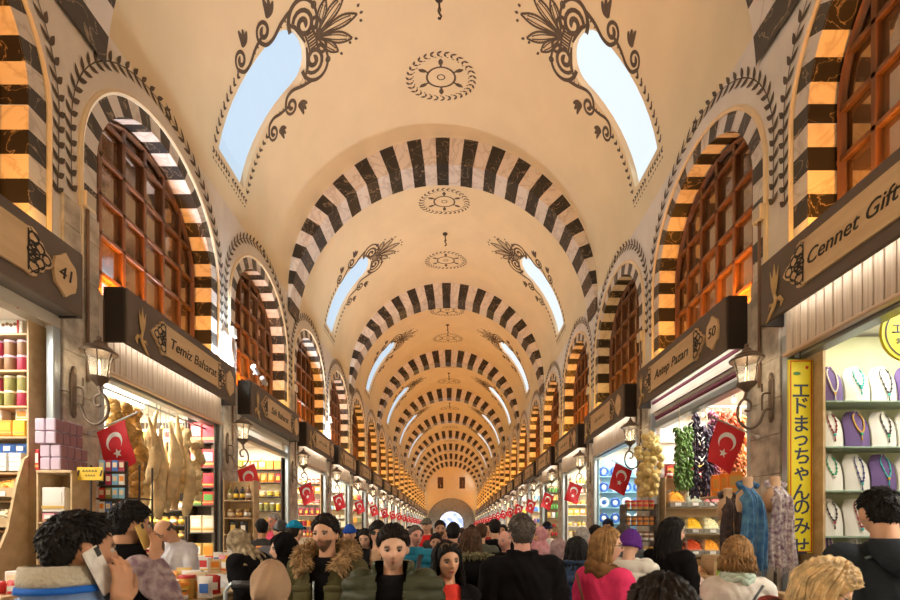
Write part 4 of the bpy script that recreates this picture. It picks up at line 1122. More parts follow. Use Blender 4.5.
for i in range(4): put('foil pouch', 'crimson' if i % 2 else 'red', 'white', (PX(2 + 7 * i, 2.85), 2.84 + .05 * (i % 2), 1.302), '%s pouch, %s along the edge of the front stall' % ('crimson' if i % 2 else 'red', ORD[i]), 'packs on the front stall', .2 * i, (.4, 1, .3))
# white plastic bags, fruit net, open box
bag_m = mat('white_plastic', (.82, .85, .88), .35, var=.05, bump=.8, bscale=14)
def blob(name, label, cat, loc, r, m, seed, group=None, f=.16):
    k = random.Random(seed); a, b_, c = k.uniform(3, 6), k.uniform(4, 7), k.uniform(0, 6)
    o = MB().ell((0, 0, r[2] * .8), r, 28, 18, fn=lambda d: 1 + f * math.sin(a * d.x + c) * math.sin(b_ * d.y + a) + f * .6 * math.sin(9 * d.z + 7 * d.x + c)).build(name, m, None, smooth='all', loc=loc)
    return tag(o, label, cat, group)
blob('plastic_bag', 'crumpled white plastic bag lying on boxes beside the brown headscarf', 'bag', (-2.45, 4.98, 1.0), (.22, .2, .12), bag_m, 3)
table('low wooden crate table carrying the crumpled white plastic bag', -2.45, 4.98, .5, .4, 1.0)
blob('fruit_net', 'red net of dried fruit on the farther stall table', 'net', (-2.56, 5.66, 1.18), (.15, .12, .10), mat('net_red', (.35, .04, .04), .6, var=.4, vscale=30, bump=.8, bscale=60), 8)
t = thing('open_carton', 'open orange carton with raised lid on the farther stall table', 'box', (-2.58, 6.15, 1.182))
MB().box((0, 0, .03), (.3, .25, .06), bv=.004).build('carton_tray', GM['orange'], t); MB().box((0, .13, .18), (.3, .01, .24), rot=Matrix.Rotation(R(-12), 3, 'X')).build('carton_lid', GM['orange'], t)
MB().box((0, .115, .18), (.26, .01, .2), rot=Matrix.Rotation(R(-12), 3, 'X')).build('lid_picture', GM['brown'], t)
t = thing('trolley', 'steel frame of a shopping trolley behind the brown headscarf', 'trolley', (-1.17, 2.52, 0))
MB().tube([(-.09, 0, .2), (-.09, 0, 1.36), (-.06, 0, 1.40), (.06, 0, 1.40), (.09, 0, 1.36), (.09, 0, .2)], .012, 8).build('handle_frame', post_m, t, smooth='all')
for sx in (-1, 1): MB().lathe([(0, -.02), (.07, -.02), (.08, 0), (.07, .02), (0, .02)], 16, (sx * .12, 0, .08), rot=Matrix.Rotation(PI / 2, 3, 'Y')).build('wheel', iron, t, smooth=40)
MB().box((0, .12, .5), (.3, .22, .7), bv=.04).build('trolley_bag', GM['red'], t, smooth=30); MB().box((0, .06, .14), (.3, .3, .02)).build('foot_plate', post_m, t)
MB().tube([(-.05, 0, 1.40), (.05, 0, 1.40)], .02, 8).build('grip', GM['black'], t, smooth='all')
# pier stand beyond the loofah shop
shelf_unit('small stand of little bottles against the pier past the loofah shop', (-4.30, 9.25, 0), .62, 2.7, .26, [.6, 1.3, 1.62, 1.95, 2.3], board_m)
fill(rnd, 'stand past the loofah shop', -4.58, .58, 9.2, [2.3, 1.95, 1.62, 1.3], 1, ['brown', 'gold', 'black', 'olive', 'white'], ['bottle', 'glass jar', 'foil pouch', 'boxed packet'], group='little bottles on the pier stand')
t = thing('plinth', 'plain white box plinth before the small bottle stand', 'plinth', (-4.15, 8.75, 0))
MB().box((0, 0, .7), (.26, .26, 1.36), bv=.006).build('plinth_body', white_board, t); MB().box((0, 0, 1.39), (.3, .3, .03), bv=.006).build('plinth_top', board_m, t)
# ================================================================ necklace shop
YN = 5.70
t = thing('necklace_display', 'tall green-tinted display of glass shelves lined with necklace busts', 'display', (4.95, YN - .2, 0))
green_wall = mat('display_back', (.58, .60, .38), .8, col2=(.70, .70, .48), vscale=3)
MB().box((.0, .11, 2.05), (1.30, .04, 4.05)).build('back_panel', green_wall, t)
shg = mat('glass_edge', (.30, .42, .34), .12, spec=.8)
NZ = [3.20, 2.67, 2.16, 1.63, 1.33, .98]
for z in NZ: MB().box((0, -.07, z - .012), (1.28, .34, .02), bv=.004).build('glass_shelf', shg, t)
MB().box((-.65, -.05, 2.05), (.03, .36, 4.1)).build('side_panel', board_m, t)
t2 = thing('drawer_unit', 'brown wooden drawer base under the necklace display', 'cabinet', (4.95, YN - .62, 0))
MB().box((0, 0, .42), (1.25, .35, .84), bv=.008).build('cabinet_body', GM['brown'], t2)
for i in range(3):
    d_ = MB().box((-.41 + .41 * i, -.18, .45), (.38, .02, .6), bv=.006).build('drawer', board_m, t2); MB().tube([(-.46 + .41 * i, -.2, .55), (-.36 + .41 * i, -.2, .55)], .01, 6).build('handle', iron, d_, smooth='all')
velvet_w = mat('bust_white', (.84, .83, .79), .7); velvet_p = mat('bust_purple', (.17, .11, .30), .85)
def bust_mesh(m):
    b = MB()
    def f(o):
        def g_(u, v):
            x = (u - .5) * 2; w = .145 * (1 if v < .72 else 1 - .55 * ((v - .72) / .28) ** 1.3)
            return (x * w, -.06 + .05 * v * 1.6 + .05 * x * x + o - .05 * math.sin(PI * min(1, v * 1.1)) * .5, .44 * v)
        return g_
    b.grid(f(0), 12, 14); b.grid(lambda u, v: f(.014)(1 - u, v), 12, 14)
    return b.mesh('bust_panel', m, smooth='all'), f(0)
bw, bfun = bust_mesh(velvet_w); bp, _ = bust_mesh(velvet_p)
easel = MB().tube([(0, .04, .3), (0, .11, 0)], .006, 5).mesh('bust_prop', iron)
NK = [[('purple', 'pearl'), ('white', 'turquoise'), ('white', 'black'), ('purple', 'pearl')], [('white', 'crimson'), ('purple', 'gold'), ('white', 'black'), ('white', 'navy')], [('white', 'green'), ('white', 'navy'), ('purple', 'turquoise'), ('white', 'gold')],
      [('white', 'black'), ('white', 'crimson'), ('white', 'navy'), ('purple', 'pearl')], [('purple', 'pearl'), ('white', 'navy'), ('white', 'black'), ('white', 'gold')], [('white', 'crimson'), ('white', 'black'), ('purple', 'gold'), ('white', 'green')]]
BC = {'pearl': (.85, .82, .76), 'turquoise': (.05, .5, .5), 'black': (.03, .03, .035), 'crimson': (.3, .02, .04), 'gold': (.7, .42, .08), 'navy': (.05, .07, .25), 'green': (.03, .4, .2)}
BM = {k: mat('beads_' + k, v, .25, spec=.7) for k, v in BC.items()}
for r_, row in enumerate(NK):
    for c_, (bc, nc) in enumerate(row):
        sc = 1. if r_ < 4 else .62
        x = 4.46 + .315 * c_; z = NZ[r_]; y = YN - .32
        pos = '%s from the banner on the %s glass shelf' % (ORD[c_], ORD[r_])
        t = thing('necklace_bust', '%s velvet necklace bust, %s' % (bc, pos), 'bust', (x, y, z), group='necklace busts on the glass shelves')
        t.scale = (sc,) * 3
        obj('bust_panel', bw if bc == 'white' else bp, t); obj('bust_prop', easel, t)
        k = thing('necklace', '%s necklace on %s bust, %s' % (nc, bc, pos), 'necklace', (x, y, z), group='necklaces on the busts'); k.scale = (sc,) * 3
        rr = random.Random(r_ * 7 + c_); dp = rr.uniform(.20, .30); wd = rr.uniform(.30, .42)
        def on(u, v): p = bfun(u, v); return (p[0], p[1] - .012, p[2])
        loop = [on(.5 + wd * .5 * math.cos(a) * (1 if math.sin(a) < 0 else .75), .90 - .0 + (dp / .44 * math.sin(a) if math.sin(a) < 0 else .06 * math.sin(a))) for a in [R(-200 + 220 * i / 26) for i in range(27)]]
        bold = nc in ('pearl',) or (r_, c_) in ((1, 1),)
        MB().tube(loop, .0055 if not bold else .008, 5).build('cord', BM[nc], k, smooth='all')
        b = MB()
        for i in range(2 if bold else 5, 25, 1 if bold else 2): b.ell(loop[i], (.0105,) * 3 if bold else (.0115,) * 3, 8, 6)
        o = b.build('beads', BM[nc], k, smooth='all')
        lo = min(loop, key=lambda p: p[2])
        b = MB(); b.ell((lo[0], lo[1] - .004, lo[2] - .02), (.017, .008, .02), 10, 8); o = b.build('pendant', BM[rr.choice(['turquoise', 'green', 'crimson', 'gold', 'pearl'])], k, smooth='all')
        if rr.random() < .6: MB().tube([(lo[0], lo[1] - .004, lo[2] - .035), (lo[0], lo[1] - .006, lo[2] - .1)], [.004, .008], 6).build('tassel', BM[nc], k, smooth='all')
        for sx in (-1, 1): MB().ell((sx * .02, loop[0][1] - .004, .425), (.007,) * 3, 6, 5).build('earring', BM['pearl'], k, smooth='all')
# yellow banner
t = thing('vertical_banner', 'tall yellow banner with red border and vertical dark blue writing beside the necklaces', 'sign', (PX(800, 5.42), 5.42, 0))
zt, zb = PZ(360, 5.42), PZ(553, 5.42); W = .285; H = zt - zb; zc = (zt + zb) / 2
ban_y = mat('banner_yellow', (.90, .78, .03), .5); ban_r = mat('banner_red', (.65, .05, .02), .5); ink = mat('banner_ink', (.03, .045, .11), .5)
MB().box((0, 0, zc), (W, .03, H), bv=.004).build('banner_panel', ban_y, t)
b = MB()
for sx in (-1, 1): b.box((sx * (W / 2 - .02), -.0165, zc), (.012, .004, H - .03))
for sz in (-1, 1): b.box((0, -.0165, zc + sz * (H / 2 - .018)), (W - .03, .004, .012))
b.build('red_border', ban_r, t)
chars = '\u30a8\u30c9\u307e\u3063\u3061\u3083\u3093\u306e\u307f\u305b'
cy = [391, 406, 424, 441, 456, 474, 492, 507, 526, 546]
for ch, py in zip(chars, cy):
    m = text_mesh(ch, .225, extrude=.002, res=2, offset=.003); m.transform(Matrix.Rotation(PI / 2, 4, 'X'))
    if len(m.vertices):
        cxm = sum(v.co.x for v in m.vertices) / len(m.vertices); czm = (max(v.co.z for v in m.vertices) + min(v.co.z for v in m.vertices)) / 2
        m.transform(Matrix.Translation((-cxm, -.0165, PZ(py, 5.42) - czm)))
    m.materials.clear(); m.materials.append(ink); obj('lettering', m, t)
MB().ell((-.05, -.017, PZ(374, 5.42)), (.045, .004, .022), 12, 8, rot=None).build('leaf_emblem', GM['green'], t, smooth='all')
MB().ell((.07, -.017, PZ(368, 5.42)), (.02, .004, .02), 10, 8).build('ladybird_emblem', ban_r, t, smooth='all')
MB().tube([(0, .0, zt), (0, 0, zt + .3)], .008, 6).build('hanging_wire', iron, t, smooth='all')
# round hanging sign
t = thing('round_sign', 'round yellow hanging sign with dark ring above the necklace shelves', 'sign', (PX(909, 4.6), 4.6, PZ(333, 4.6)))
MB().lathe([(0, -.015), (.29, -.015), (.3, 0), (.29, .015), (0, .015)], 40, rot=Matrix.Rotation(PI / 2, 3, 'X')).build('sign_disc', ban_y, t, smooth=40)
P = Paint(); P.ring((0, 0), .255, .016, 40); obj('dark_ring', P.mesh('dark_ring', letter_m, lambda u, v: (u * .98, -.018, v)), t)
for ch, dx, dz, sz in (('\u30a8', -.13, .03, .13), ('\u30c9', .0, .03, .13), ('\u307e', -.12, -.09, .07), ('\u3063', -.04, -.09, .07)):
    m = text_mesh(ch, sz, extrude=.002, res=2); m.transform(Matrix.Translation((dx, -.018, dz)) @ Matrix.Rotation(PI / 2, 4, 'X')); m.materials.clear(); m.materials.append(ink); obj('lettering', m, t)
MB().ell((-.02, -.018, .15), (.07, .004, .03), 12, 8).build('leaf_emblem', GM['green'], t, smooth='all')
for dx in (-.15, .15): MB().tube([(dx, 0, .25), (dx, 0, .78)], .005, 5).build('hanging_wire', iron, t, smooth='all')
for j in range(2):
    t = thing('tube_light', 'white tube light, %s from the hall above the necklaces' % ORD[j], 'light', (XC + HW + .6 + .6 * j, 4.5, 4.02), group='tube lights in the shops')
    MB().tube([(0, -.6, 0), (0, .6, 0)], .03, 8).build('light_tube', led_m, t, smooth='all'); MB().box((0, 0, .05), (.1, 1.3, .05), bv=.01).build('light_batten', white_board, t)
# ---- scarves on busts
skin_dummy = mat('dummy_tan', (.62, .40, .24), .5)
scarf_b = mat('scarf_blue', (.02, .10, .28), .8, col2=(.10, .27, .46), vscale=12, bump=.4, bscale=30)
scarf_w = mat('scarf_white_print', (.80, .77, .77), .8, col2=(.20, .11, .19), vscale=24, bump=.4, bscale=30, detail=7)
def scarf_bust(label_b, label_s, x, y, z, m, seed):
    t = thing('scarf_bust', label_b, 'bust', (x, y, 0), group='scarf busts by the pier')
    MB().lathe([(0, z - .32), (.11, z - .30), (.132, z - .2), (.12, z - .1), (.085, z - .05), (.06, z - .02), (.055, z + .06), (.058, z + .09), (.045, z + .1), (0, z + .1)], 20, sq=.7).build('torso_form', skin_dummy, t, smooth='all')
    MB().tube([(0, 0, .03), (0, 0, z - .3)], .018, 8).build('stand_pole', iron, t, smooth='all'); MB().lathe([(0, 0), (.17, 0), (.17, .02), (.03, .04), (0, .04)], 18).build('stand_base', iron, t, smooth=40)
    s_ = thing('scarf', label_s, 'scarf', (x, y, 0), group='scarves on the busts')
    rr = random.Random(seed); ph = [rr.uniform(0, 6) for _ in range(4)]
    for sx in (-1, 1):
        def f(o):
            def g_(u, v):
                w = .135 * (1 - .35 * (1 - v) ** 2) + .02 * v
                x_ = sx * (.004 + w * u * 1.05)
                yy = -.135 - .025 * math.sin(u * 15 + ph[0] + v * 2) * (.3 + .7 * v) - .03 * math.sin(PI * u) + (.16 * (1 - v * 6) if v < 1 / 6 else 0) + .07 * max(0, u - .6)
                zz = z + .03 - .05 * max(0, u - .3) * (1 - v) * 3 - (.98 + .03 * math.sin(u * 7 + ph[1])) * v
                return (x_ + .012 * math.sin(v * 7 + ph[2]), yy + o, zz)
            return g_
        b = MB(); b.grid(f(0), 18, 26); b.grid(lambda u, v: f(.008)(1 - u, v), 18, 26); b.build('scarf_fall', m, s_, smooth='all')
        b = MB()
        for i in range(14):
            p = f(0)((i + .5) / 14, 1.); b.tube([p, (p[0] + .004 * (i % 3 - 1), p[1], p[2] - .07)], .004, 4)
        b.build('fringe', m, s_)
    MB().tube([(-.10, -.02, z - .01), (-.07, .05, z + .03), (0, .075, z + .045), (.07, .05, z + .03), (.10, -.02, z - .01)], .035, 8).build('scarf_neck', m, s_, smooth='all')
scarf_bust('tan bust wearing the blue patterned scarf', 'blue patterned scarf hanging on a tan bust by the pier', 3.40, 5.25, 2.21, scarf_b, 1)
scarf_bust('tan bust wearing the white and purple scarf', 'white and purple printed scarf on the bust nearest the yellow banner', 3.74, 5.28, 2.22, scarf_w, 2)
scarf_d = mat('scarf_dark', (.03, .025, .03), .8, col2=(.10, .06, .05), vscale=18)
scarf_bust('tan bust wearing the dark narrow scarf', 'dark narrow scarf on a bust between the blue scarf and the spice bins', 3.53, 5.85, 2.14, scarf_d, 3)
for i in range(3): put('boxed packet', 'orange', 'gold', (3.93 + .0 * i, 6.35 + .2 * i, 2.2 + .0), 'orange carton, %s on the bracket shelf behind the scarves' % ORD[i], 'orange cartons behind the scarves', R(-20), (.9, 1.2, 1.2))
t = thing('bracket_shelf', 'small wooden bracket shelf of orange cartons fixed behind the scarves', 'shelf', (3.93, 6.55, 2.185)); MB().box((0, 0, 0), (.3, .8, .025), bv=.004).build('shelf_board', board_m, t)
for y in (-.3, .3): MB().tube([(.14, y, -.01), (.14, y, -.2), (-.08, y, -.02)], .01, 5).build('shelf_bracket', iron, t)
# ================================================================ spice shop
YSP = 9.42
t = shelf_unit('wooden spice counter with glass-fronted bins below the dried pepper strings', (5.06, YSP, 0), 1.5, 2.78, .34, [.75, 1.18, 1.62, 2.16, 2.765], group='shelving at the ends of the shops')
acr = glassmat('bin_acrylic', (.95, .95, .92), .14)
rows = [(2.16, ['curry', 'mix', 'rose', 'herb']), (1.62, ['pale', 'turmeric', 'pale', 'curry']), (1.18, ['paprika', 'paprika', 'curry', 'apricot']), (.75, ['turmeric', 'turmeric', 'pale', 'herb'])]
NMH = {'curry': 'orange powder', 'mix': 'mixed dried flowers', 'rose': 'red petals', 'herb': 'green herb', 'pale': 'pale powder', 'turmeric': 'yellow powder', 'paprika': 'red powder', 'apricot': 'orange dried fruit'}
for li, (z, hs) in enumerate(rows):
    for i, h_ in enumerate(hs):
        bin_('spice bin heaped with %s, %s along the %s row below the pepper strings' % (NMH[h_], ORD[i], ORD[li]), (5.06 - .525 + .35 * i, YSP - .07, z + .002), .335, .38, .36, heap_m[h_], li * 9 + i, 'spice bins', acr, 'spice_bin', .13)
fill(rnd, 'spice counter top', 4.37, 1.42, YSP - .02, [2.768], 1, ['red', 'pink', 'white', 'yellow', 'sky blue', 'crimson'], ['boxed packet'], group='packets on the spice counter')
for i in range(9): put('glass jar', ['red', 'crimson', 'orange', 'pink'][i % 4], 'white', (4.41 + .155 * i, YSP - .16, 2.768), '%s glass jar, %s along the front of the spice counter top' % (['red', 'crimson', 'orange', 'pink'][i % 4], ORD[i]), 'jars on the spice counter', 0, .8)
MB  # upper shelving behind the peppers
shelf_unit('pale upper shelving of boxes behind the hanging pepper strings', (5.35, 9.53, 2.80), 2.1, 1.2, .1, [.3, .75], white_board)
prm = {'green': mat('pepper_green', (.10, .20, .04), .5, var=.4, vscale=10), 'dark': mat('pepper_dark', (.035, .02, .045), .45, var=.5, vscale=10), 'purple': mat('pepper_purple', (.17, .03, .07), .45, var=.5, vscale=10), 'red': mat('pepper_red', (.48, .09, .03), .5, var=.4, vscale=10), 'orange': mat('pepper_orange', (.62, .22, .06), .5, var=.4, vscale=10)}
rail = thing('hanging_rail', 'steel rail that carries the dried pepper strings', 'rail', (0, 0, 0)); MB().tube([(4.18, 8.25, 3.93), (5.9, 8.25, 3.93)], .016, 8).build('rail_tube', post_m, rail, smooth='all')
for x in (4.25, 5.8): MB().tube([(x, 8.25, 3.93), (x, 8.25, 4.12)], .01, 6).build('rail_hanger', post_m, rail, smooth='all')
for i, (px, z0, z1, c) in enumerate([(678, 3.55, 2.45, 'green'), (687, 3.6, 2.5, 'green'), (697, 3.85, 2.35, 'dark'), (705, 3.6, 2.32, 'dark'), (713, 3.88, 2.5, 'purple'), (722, 3.9, 2.55, 'red'), (731, 3.88, 2.5, 'red'), (741, 3.8, 2.7, 'orange')]):
    x = PX(px, 8.25) ; rr = random.Random(i + 40)
    nth = ORD[[0, 1, 0, 1, 0, 0, 1, 0][i]]
    t = thing('pepper_string', '%s%s string of dried peppers hanging over the spice counter' % (nth + ' ' if c in ('green', 'dark', 'red') else '', {'dark': 'blackish', 'purple': 'purple', 'green': 'green', 'red': 'red', 'orange': 'orange'}[c]), 'string', (x, 8.25 + .06 * (i % 3 - 1), 3.92), group='dried pepper strings')
    MB().tube([(0, 0, 0), (0, 0, z1 - 3.92)], .006, 5).build('hanging_cord', cord_m, t, smooth='all')
    b = MB(); n = int((z0 - z1) * 150)
    for j in range(n):
        z = z0 - 3.92 - (z0 - z1) * j / n; a = rr.uniform(0, 2 * PI); r = rr.uniform(.03, .105); ln = rr.uniform(.06, .12)
        p0 = (r * .4 * math.cos(a), r * .4 * math.sin(a), z); p1 = (r * math.cos(a), r * math.sin(a), z - ln * .5); p2 = (r * 1.1 * math.cos(a), r * 1.1 * math.sin(a), z - ln)
        b.tube([p0, p1, p2], [.013, .024, .006], 6)
    o = b.build('dried_peppers', prm[c], t, smooth='all'); o['kind'] = 'stuff'
gourd_m = mat('bunch_yellow', (.74, .58, .24), .8, var=.25, vscale=9, bump=.6, bscale=30)
t = thing('dried_bunch', 'large pale yellow bunch of dried gourds hanging at the pier past the spice counter', 'bunch', (PX(649, 9.15), 9.15, 3.75)); rr = random.Random(77)
MB().tube([(0, 0, 0), (0, 0, -1.4)], .008, 5).tube([(0, 0, 0), (0, .15, .05), (0, .45, .05)], .01, 5).build('hanging_cord', cord_m, t, smooth='all')
gm_ = [MB().ell((0, 0, 0), (.085, .08, .07), 12, 8, fn=lambda d: 1 + .15 * math.sin(5 * d.x + q) * math.cos(6 * d.z)).mesh('gourd', gourd_m, smooth='all') for q in (0, 2, 4)]
for i in range(64):
    z = -.15 - 1.2 * i / 64; a = rr.uniform(0, 2 * PI); r = rr.uniform(.05, .25) * (1 if .2 < i / 64 < .8 else .6)
    o = obj('gourd', gm_[i % 3], t, (r * math.cos(a), r * math.sin(a) * .7, z)); o.rotation_euler = (rr.uniform(0, 6),) * 3
for i in range(8):
    t = thing('ceiling_bulb', 'bare warm bulb, %s from the viewer under the spice shop ceiling' % ORD[i], 'bulb', (4.45 + .5 * (i % 3), 6.7 + .33 * i, 4.02), group='bulbs in the spice shop')
    MB().ell((0, 0, -.04), (.035, .035, .045), 10, 8).build('bulb_globe', bulb_m, t, smooth='all'); MB().lathe([(0, .0), (.02, .0), (.025, .06), (0, .06)], 8).build('bulb_socket', iron, t)
# stall of nuts and dried fruit on the necklace side
table('long low stall of nuts and dried fruit before the spice shop', 2.80, 4.7, 1.4, .75, 1.05)
for i, (px, Y, w, d, h_, hgt, zz) in enumerate([(692, 4.92, .34, .28, 'walnut', .32, 1.07), (722, 4.92, .3, .28, 'lettuce', .38, 1.07), (663, 4.88, .3, .3, 'pale', .2, 1.07), (726, 4.55, .4, .3, 'nut', .18, 1.07)]):
    bin_('wide tray heaped with %s, %s on the nut stall' % ({'walnut': 'brown nuts', 'lettuce': 'green leaves', 'pale': 'pale seeds', 'nut': 'pale nuts'}[h_], ORD[i]), (PX(px, Y), Y, zz - .018), w, d, hgt, heap_m[h_], 60 + i, 'trays on the nut stall', board_m, 'stall_tray', .1)
blob('cloth_bundle', 'bundled pink and white cloth on the stall behind the dark round head', 'cloth', (2.30, 4.52, 1.05), (.17, .14, .12), mat('bundle_pink', (.78, .60, .56), .8, var=.12, vscale=6, bump=.6, bscale=16), 5)
blob('goods_bag', 'grey and blue shopping bag on the nut stall beside the curly haired woman', 'bag', (2.72, 4.14, .96), (.16, .12, .16), mat('bag_greyblue', (.2, .22, .28), .6, col2=(.4, .12, .12), vscale=5, bump=.4, bscale=20), 6)
table('small table carrying the grey and blue shopping bag', 2.72, 4.14, .44, .3, .96)
table('low jewellery table with folded printed cloths under the scarves', 3.45, 3.98, .9, .6, 1.12)
for i, (dx, c) in enumerate(((-.3, 'sky blue'), (-.05, 'pink'), (.2, 'white'))):
    o = MB().box((0, 0, .03), (.22, .3, .06), bv=.02).build('folded_cloth', GM[c], None, smooth=40, loc=(3.45 + dx, 3.98, 1.122)); tag(o, 'folded %s cloth on the low table under the scarves' % c, 'cloth', 'folded cloths under the scarves')
t = thing('mug_rack', 'stand of small orange mugs beside the long haired woman in black', 'rack', (PX(645, 8.6), 8.9, 0))
for dx in (-.3, .3): MB().box((dx, 0, 1.1), (.03, .3, 2.2)).build('side_panel', dark_board, t)
rm = MB().box((0, 0, 0), (.6, .3, .02)).mesh('rack_shelf', dark_board)
for i, z in enumerate((.9, 1.2, 1.5, 1.8, 2.1)):
    obj('rack_shelf', rm, t, (0, 0, z - .012))
    for j in range(5): put('tub', ['orange', 'white', 'white', 'orange', 'gold'][i], ['white', 'gold', 'brown', 'brown', 'red'][i], (PX(645, 8.6) - .23 + .115 * j, 8.85, z), '%s mug-sized tub, %s along the %s tier of the small stand' % (['orange', 'white', 'white', 'orange', 'gold'][i], ORD[j], ORD[i]), 'small tubs on the mug stand', 0, (.55, .55, 1.2))
# ---- blue glass shop
s = 1; yf = shop_y[1][3] + 1.75 - .17
blue_back = mat('blue_backboard', (.30, .58, .74), .5, var=.12, vscale=2)
shelf_unit('light blue display wall of glass amulets behind the second crescent flag', (5.05, yf, 0), 1.7, 3.75, .22, [1.0, 1.45, 1.9, 2.35, 2.8, 3.25], blue_back, blue_back)
am = [mat('amulet_blue', (.02, .10, .45), .12, spec=.8), mat('amulet_cyan', (.10, .45, .65), .12, spec=.8), mat('amulet_pink', (.6, .2, .4), .2), mat('amulet_white', (.85, .88, .9), .2)]
ring_me = [MB().grid(lambda u, v: ((.11 + .035 * math.cos(2 * PI * v)) * math.cos(2 * PI * u), .02 * math.sin(2 * PI * v), .15 + (.11 + .035 * math.cos(2 * PI * v)) * math.sin(2 * PI * u)), 20, 8, cu=True, cv=True).mesh('amulet_ring', m, smooth='all') for m in am]
eye_me = [MB().lathe([(0, -.012), (.055, -.01), (.06, 0), (0, .01)], 16, (0, 0, .15), rot=Matrix.Rotation(PI / 2, 3, 'X')).mesh('amulet_eye', m, smooth=50) for m in (am[3], am[0])]
for li, z in enumerate((3.25, 2.8, 2.35, 1.9, 1.45)):
    for i in range(5):
        c = rr.choice([0, 0, 1, 2 if li == 1 else 0, 3]); o = obj('glass_amulet', ring_me[c], None, (4.38 + .33 * i, yf - .03, z)); tag(o, '%s glass ring amulet, %s along the %s shelf of the blue display' % (('deep blue', 'cyan', 'pink', 'white')[c], ORD[i], ORD[li]), 'amulet', 'glass amulets'); obj('amulet_eye', eye_me[0 if c < 2 else 1], o)
# ================================================================ people
skin_m = attrmat('skin', .5, bump=.06, bscale=120, spec=.35, sss=.06)
def ss(a, b, x): t = max(0., min(1., (x - a) / (b - a))); return t * t * (3 - 2 * t)
def lerpt(tab, x):
    if x <= tab[0][0]: return tab[0][1]
    for (a, va), (b, vb) in zip(tab, tab[1:]):
        if x <= b: return va + (vb - va) * (x - a) / (b - a)
    return tab[-1][1]
def g(a, s_): return math.exp(-(a / s_) ** 2)
def headsurf(d, feat=True):
    x, y, z = .0715 * d.x, .096 * d.y, .118 * d.z
    if z < 0:
        f = -z / .117
        x *= 1 - .34 * f ** 1.5
        y *= (1 - .42 * f ** 1.3) if y < 0 else (1 - .06 * f)
    else:
        x *= 1 + .04 * math.sin(PI * z / .117)
    if feat and y > 0:
        t = (.018 - z) / .052
        if -.2 < t < 1.2:
            h = (.005 + .024 * max(t, 0)) * (1 if t < .85 else max(0, (1.15 - t) / .3)) * (1 if t > 0 else (1 + 5 * t))
            y += max(0, h) * g(x, .0095 + .004 * max(0, t))
        y -= .0125 * (g(x - .031, .016) + g(x + .031, .016)) * g(z - .005, .012)
        y += .006 * g(z - .024, .008) * g(x, .045)
        y += .009 * g(x, .02) * (g(z + .053, .0055) + .9 * g(z + .066, .006)) + .007 * g(x, .02) * g(z + .1, .014) + .004 * g(abs(x) - .045, .016) * g(z + .022, .02)
    return Vector((x, y, z))
def dirs(nu, nv):
    for i in range(nv + 1):
        t = PI * i / nv
        for j in range(nu):
            w = 2 * PI * j / nu; yield Vector((math.sin(t) * math.cos(w), math.sin(t) * math.sin(w), math.cos(t)))
def ballfaces(nu, nv): return [(i * nu + j, (i + 1) * nu + j, (i + 1) * nu + (j + 1) % nu, i * nu + (j + 1) % nu) for i in range(nv) for j in range(nu)]
HC = Vector((0, .018, 1.632))       # head centre for a 1.75 m figure
NP = Vector((0, -.005, 1.53))       # neck pivot
def headM(yaw, pitch, roll):
    return Matrix.Translation(NP) @ Euler((pitch, roll, yaw), 'XYZ').to_matrix().to_4x4() @ Matrix.Translation(HC - NP)
def loft(b, rings, n=28, m=0, e=2.3):
    vs = []
    for (z, rx, ry, yo) in rings:
        for j in range(n):
            w = 2 * PI * j / n; c, q = math.cos(w), math.sin(w)
            vs.append((rx * math.copysign(abs(c) ** (2 / e), c), yo + ry * math.copysign(abs(q) ** (2 / e), q), z))
    k = len(rings)
    fs = [(i * n + j, i * n + (j + 1) % n, (i + 1) * n + (j + 1) % n, (i + 1) * n + j) for i in range(k - 1) for j in range(n)]
    fs += [tuple(range(n))[::-1], tuple((k - 1) * n + j for j in range(n))]
    b.add(vs, fs, m)
def remesh(b, vox, smooth=2, fac=.5):
    me = b.mesh('tmp', [])
    o = bpy.data.objects.new('tmp', me); COL.objects.link(o)
    r = o.modifiers.new('r', 'REMESH'); r.mode = 'VOXEL'; r.voxel_size = vox; r.use_smooth_shade = True
    if smooth: q = o.modifiers.new('s', 'SMOOTH'); q.iterations = smooth; q.factor = fac
    dg = bpy.context.evaluated_depsgraph_get(); dg.update()
    out = bpy.data.meshes.new_from_object(o.evaluated_get(dg))
    bpy.data.objects.remove(o); bpy.data.meshes.remove(me)
    return out
def coords(me): a = np.empty(len(me.vertices) * 3, np.float32); me.vertices.foreach_get('co', a); return a.reshape(-1, 3)
def setco(me, a): me.vertices.foreach_set('co', np.ascontiguousarray(a, dtype=np.float32).ravel()); me.update()
def normals(me): a = np.empty(len(me.vertices) * 3, np.float32); me.vertex_normals.foreach_get('vector', a); return a.reshape(-1, 3)
def paint(me, cols):
    at = me.color_attributes.new('Col', 'FLOAT_COLOR', 'POINT')
    c = np.ones((len(me.vertices), 4), np.float32); c[:, :3] = cols; at.data.foreach_set('color', c.ravel())
def gs(a, s_): return np.exp(-(a / s_) ** 2)
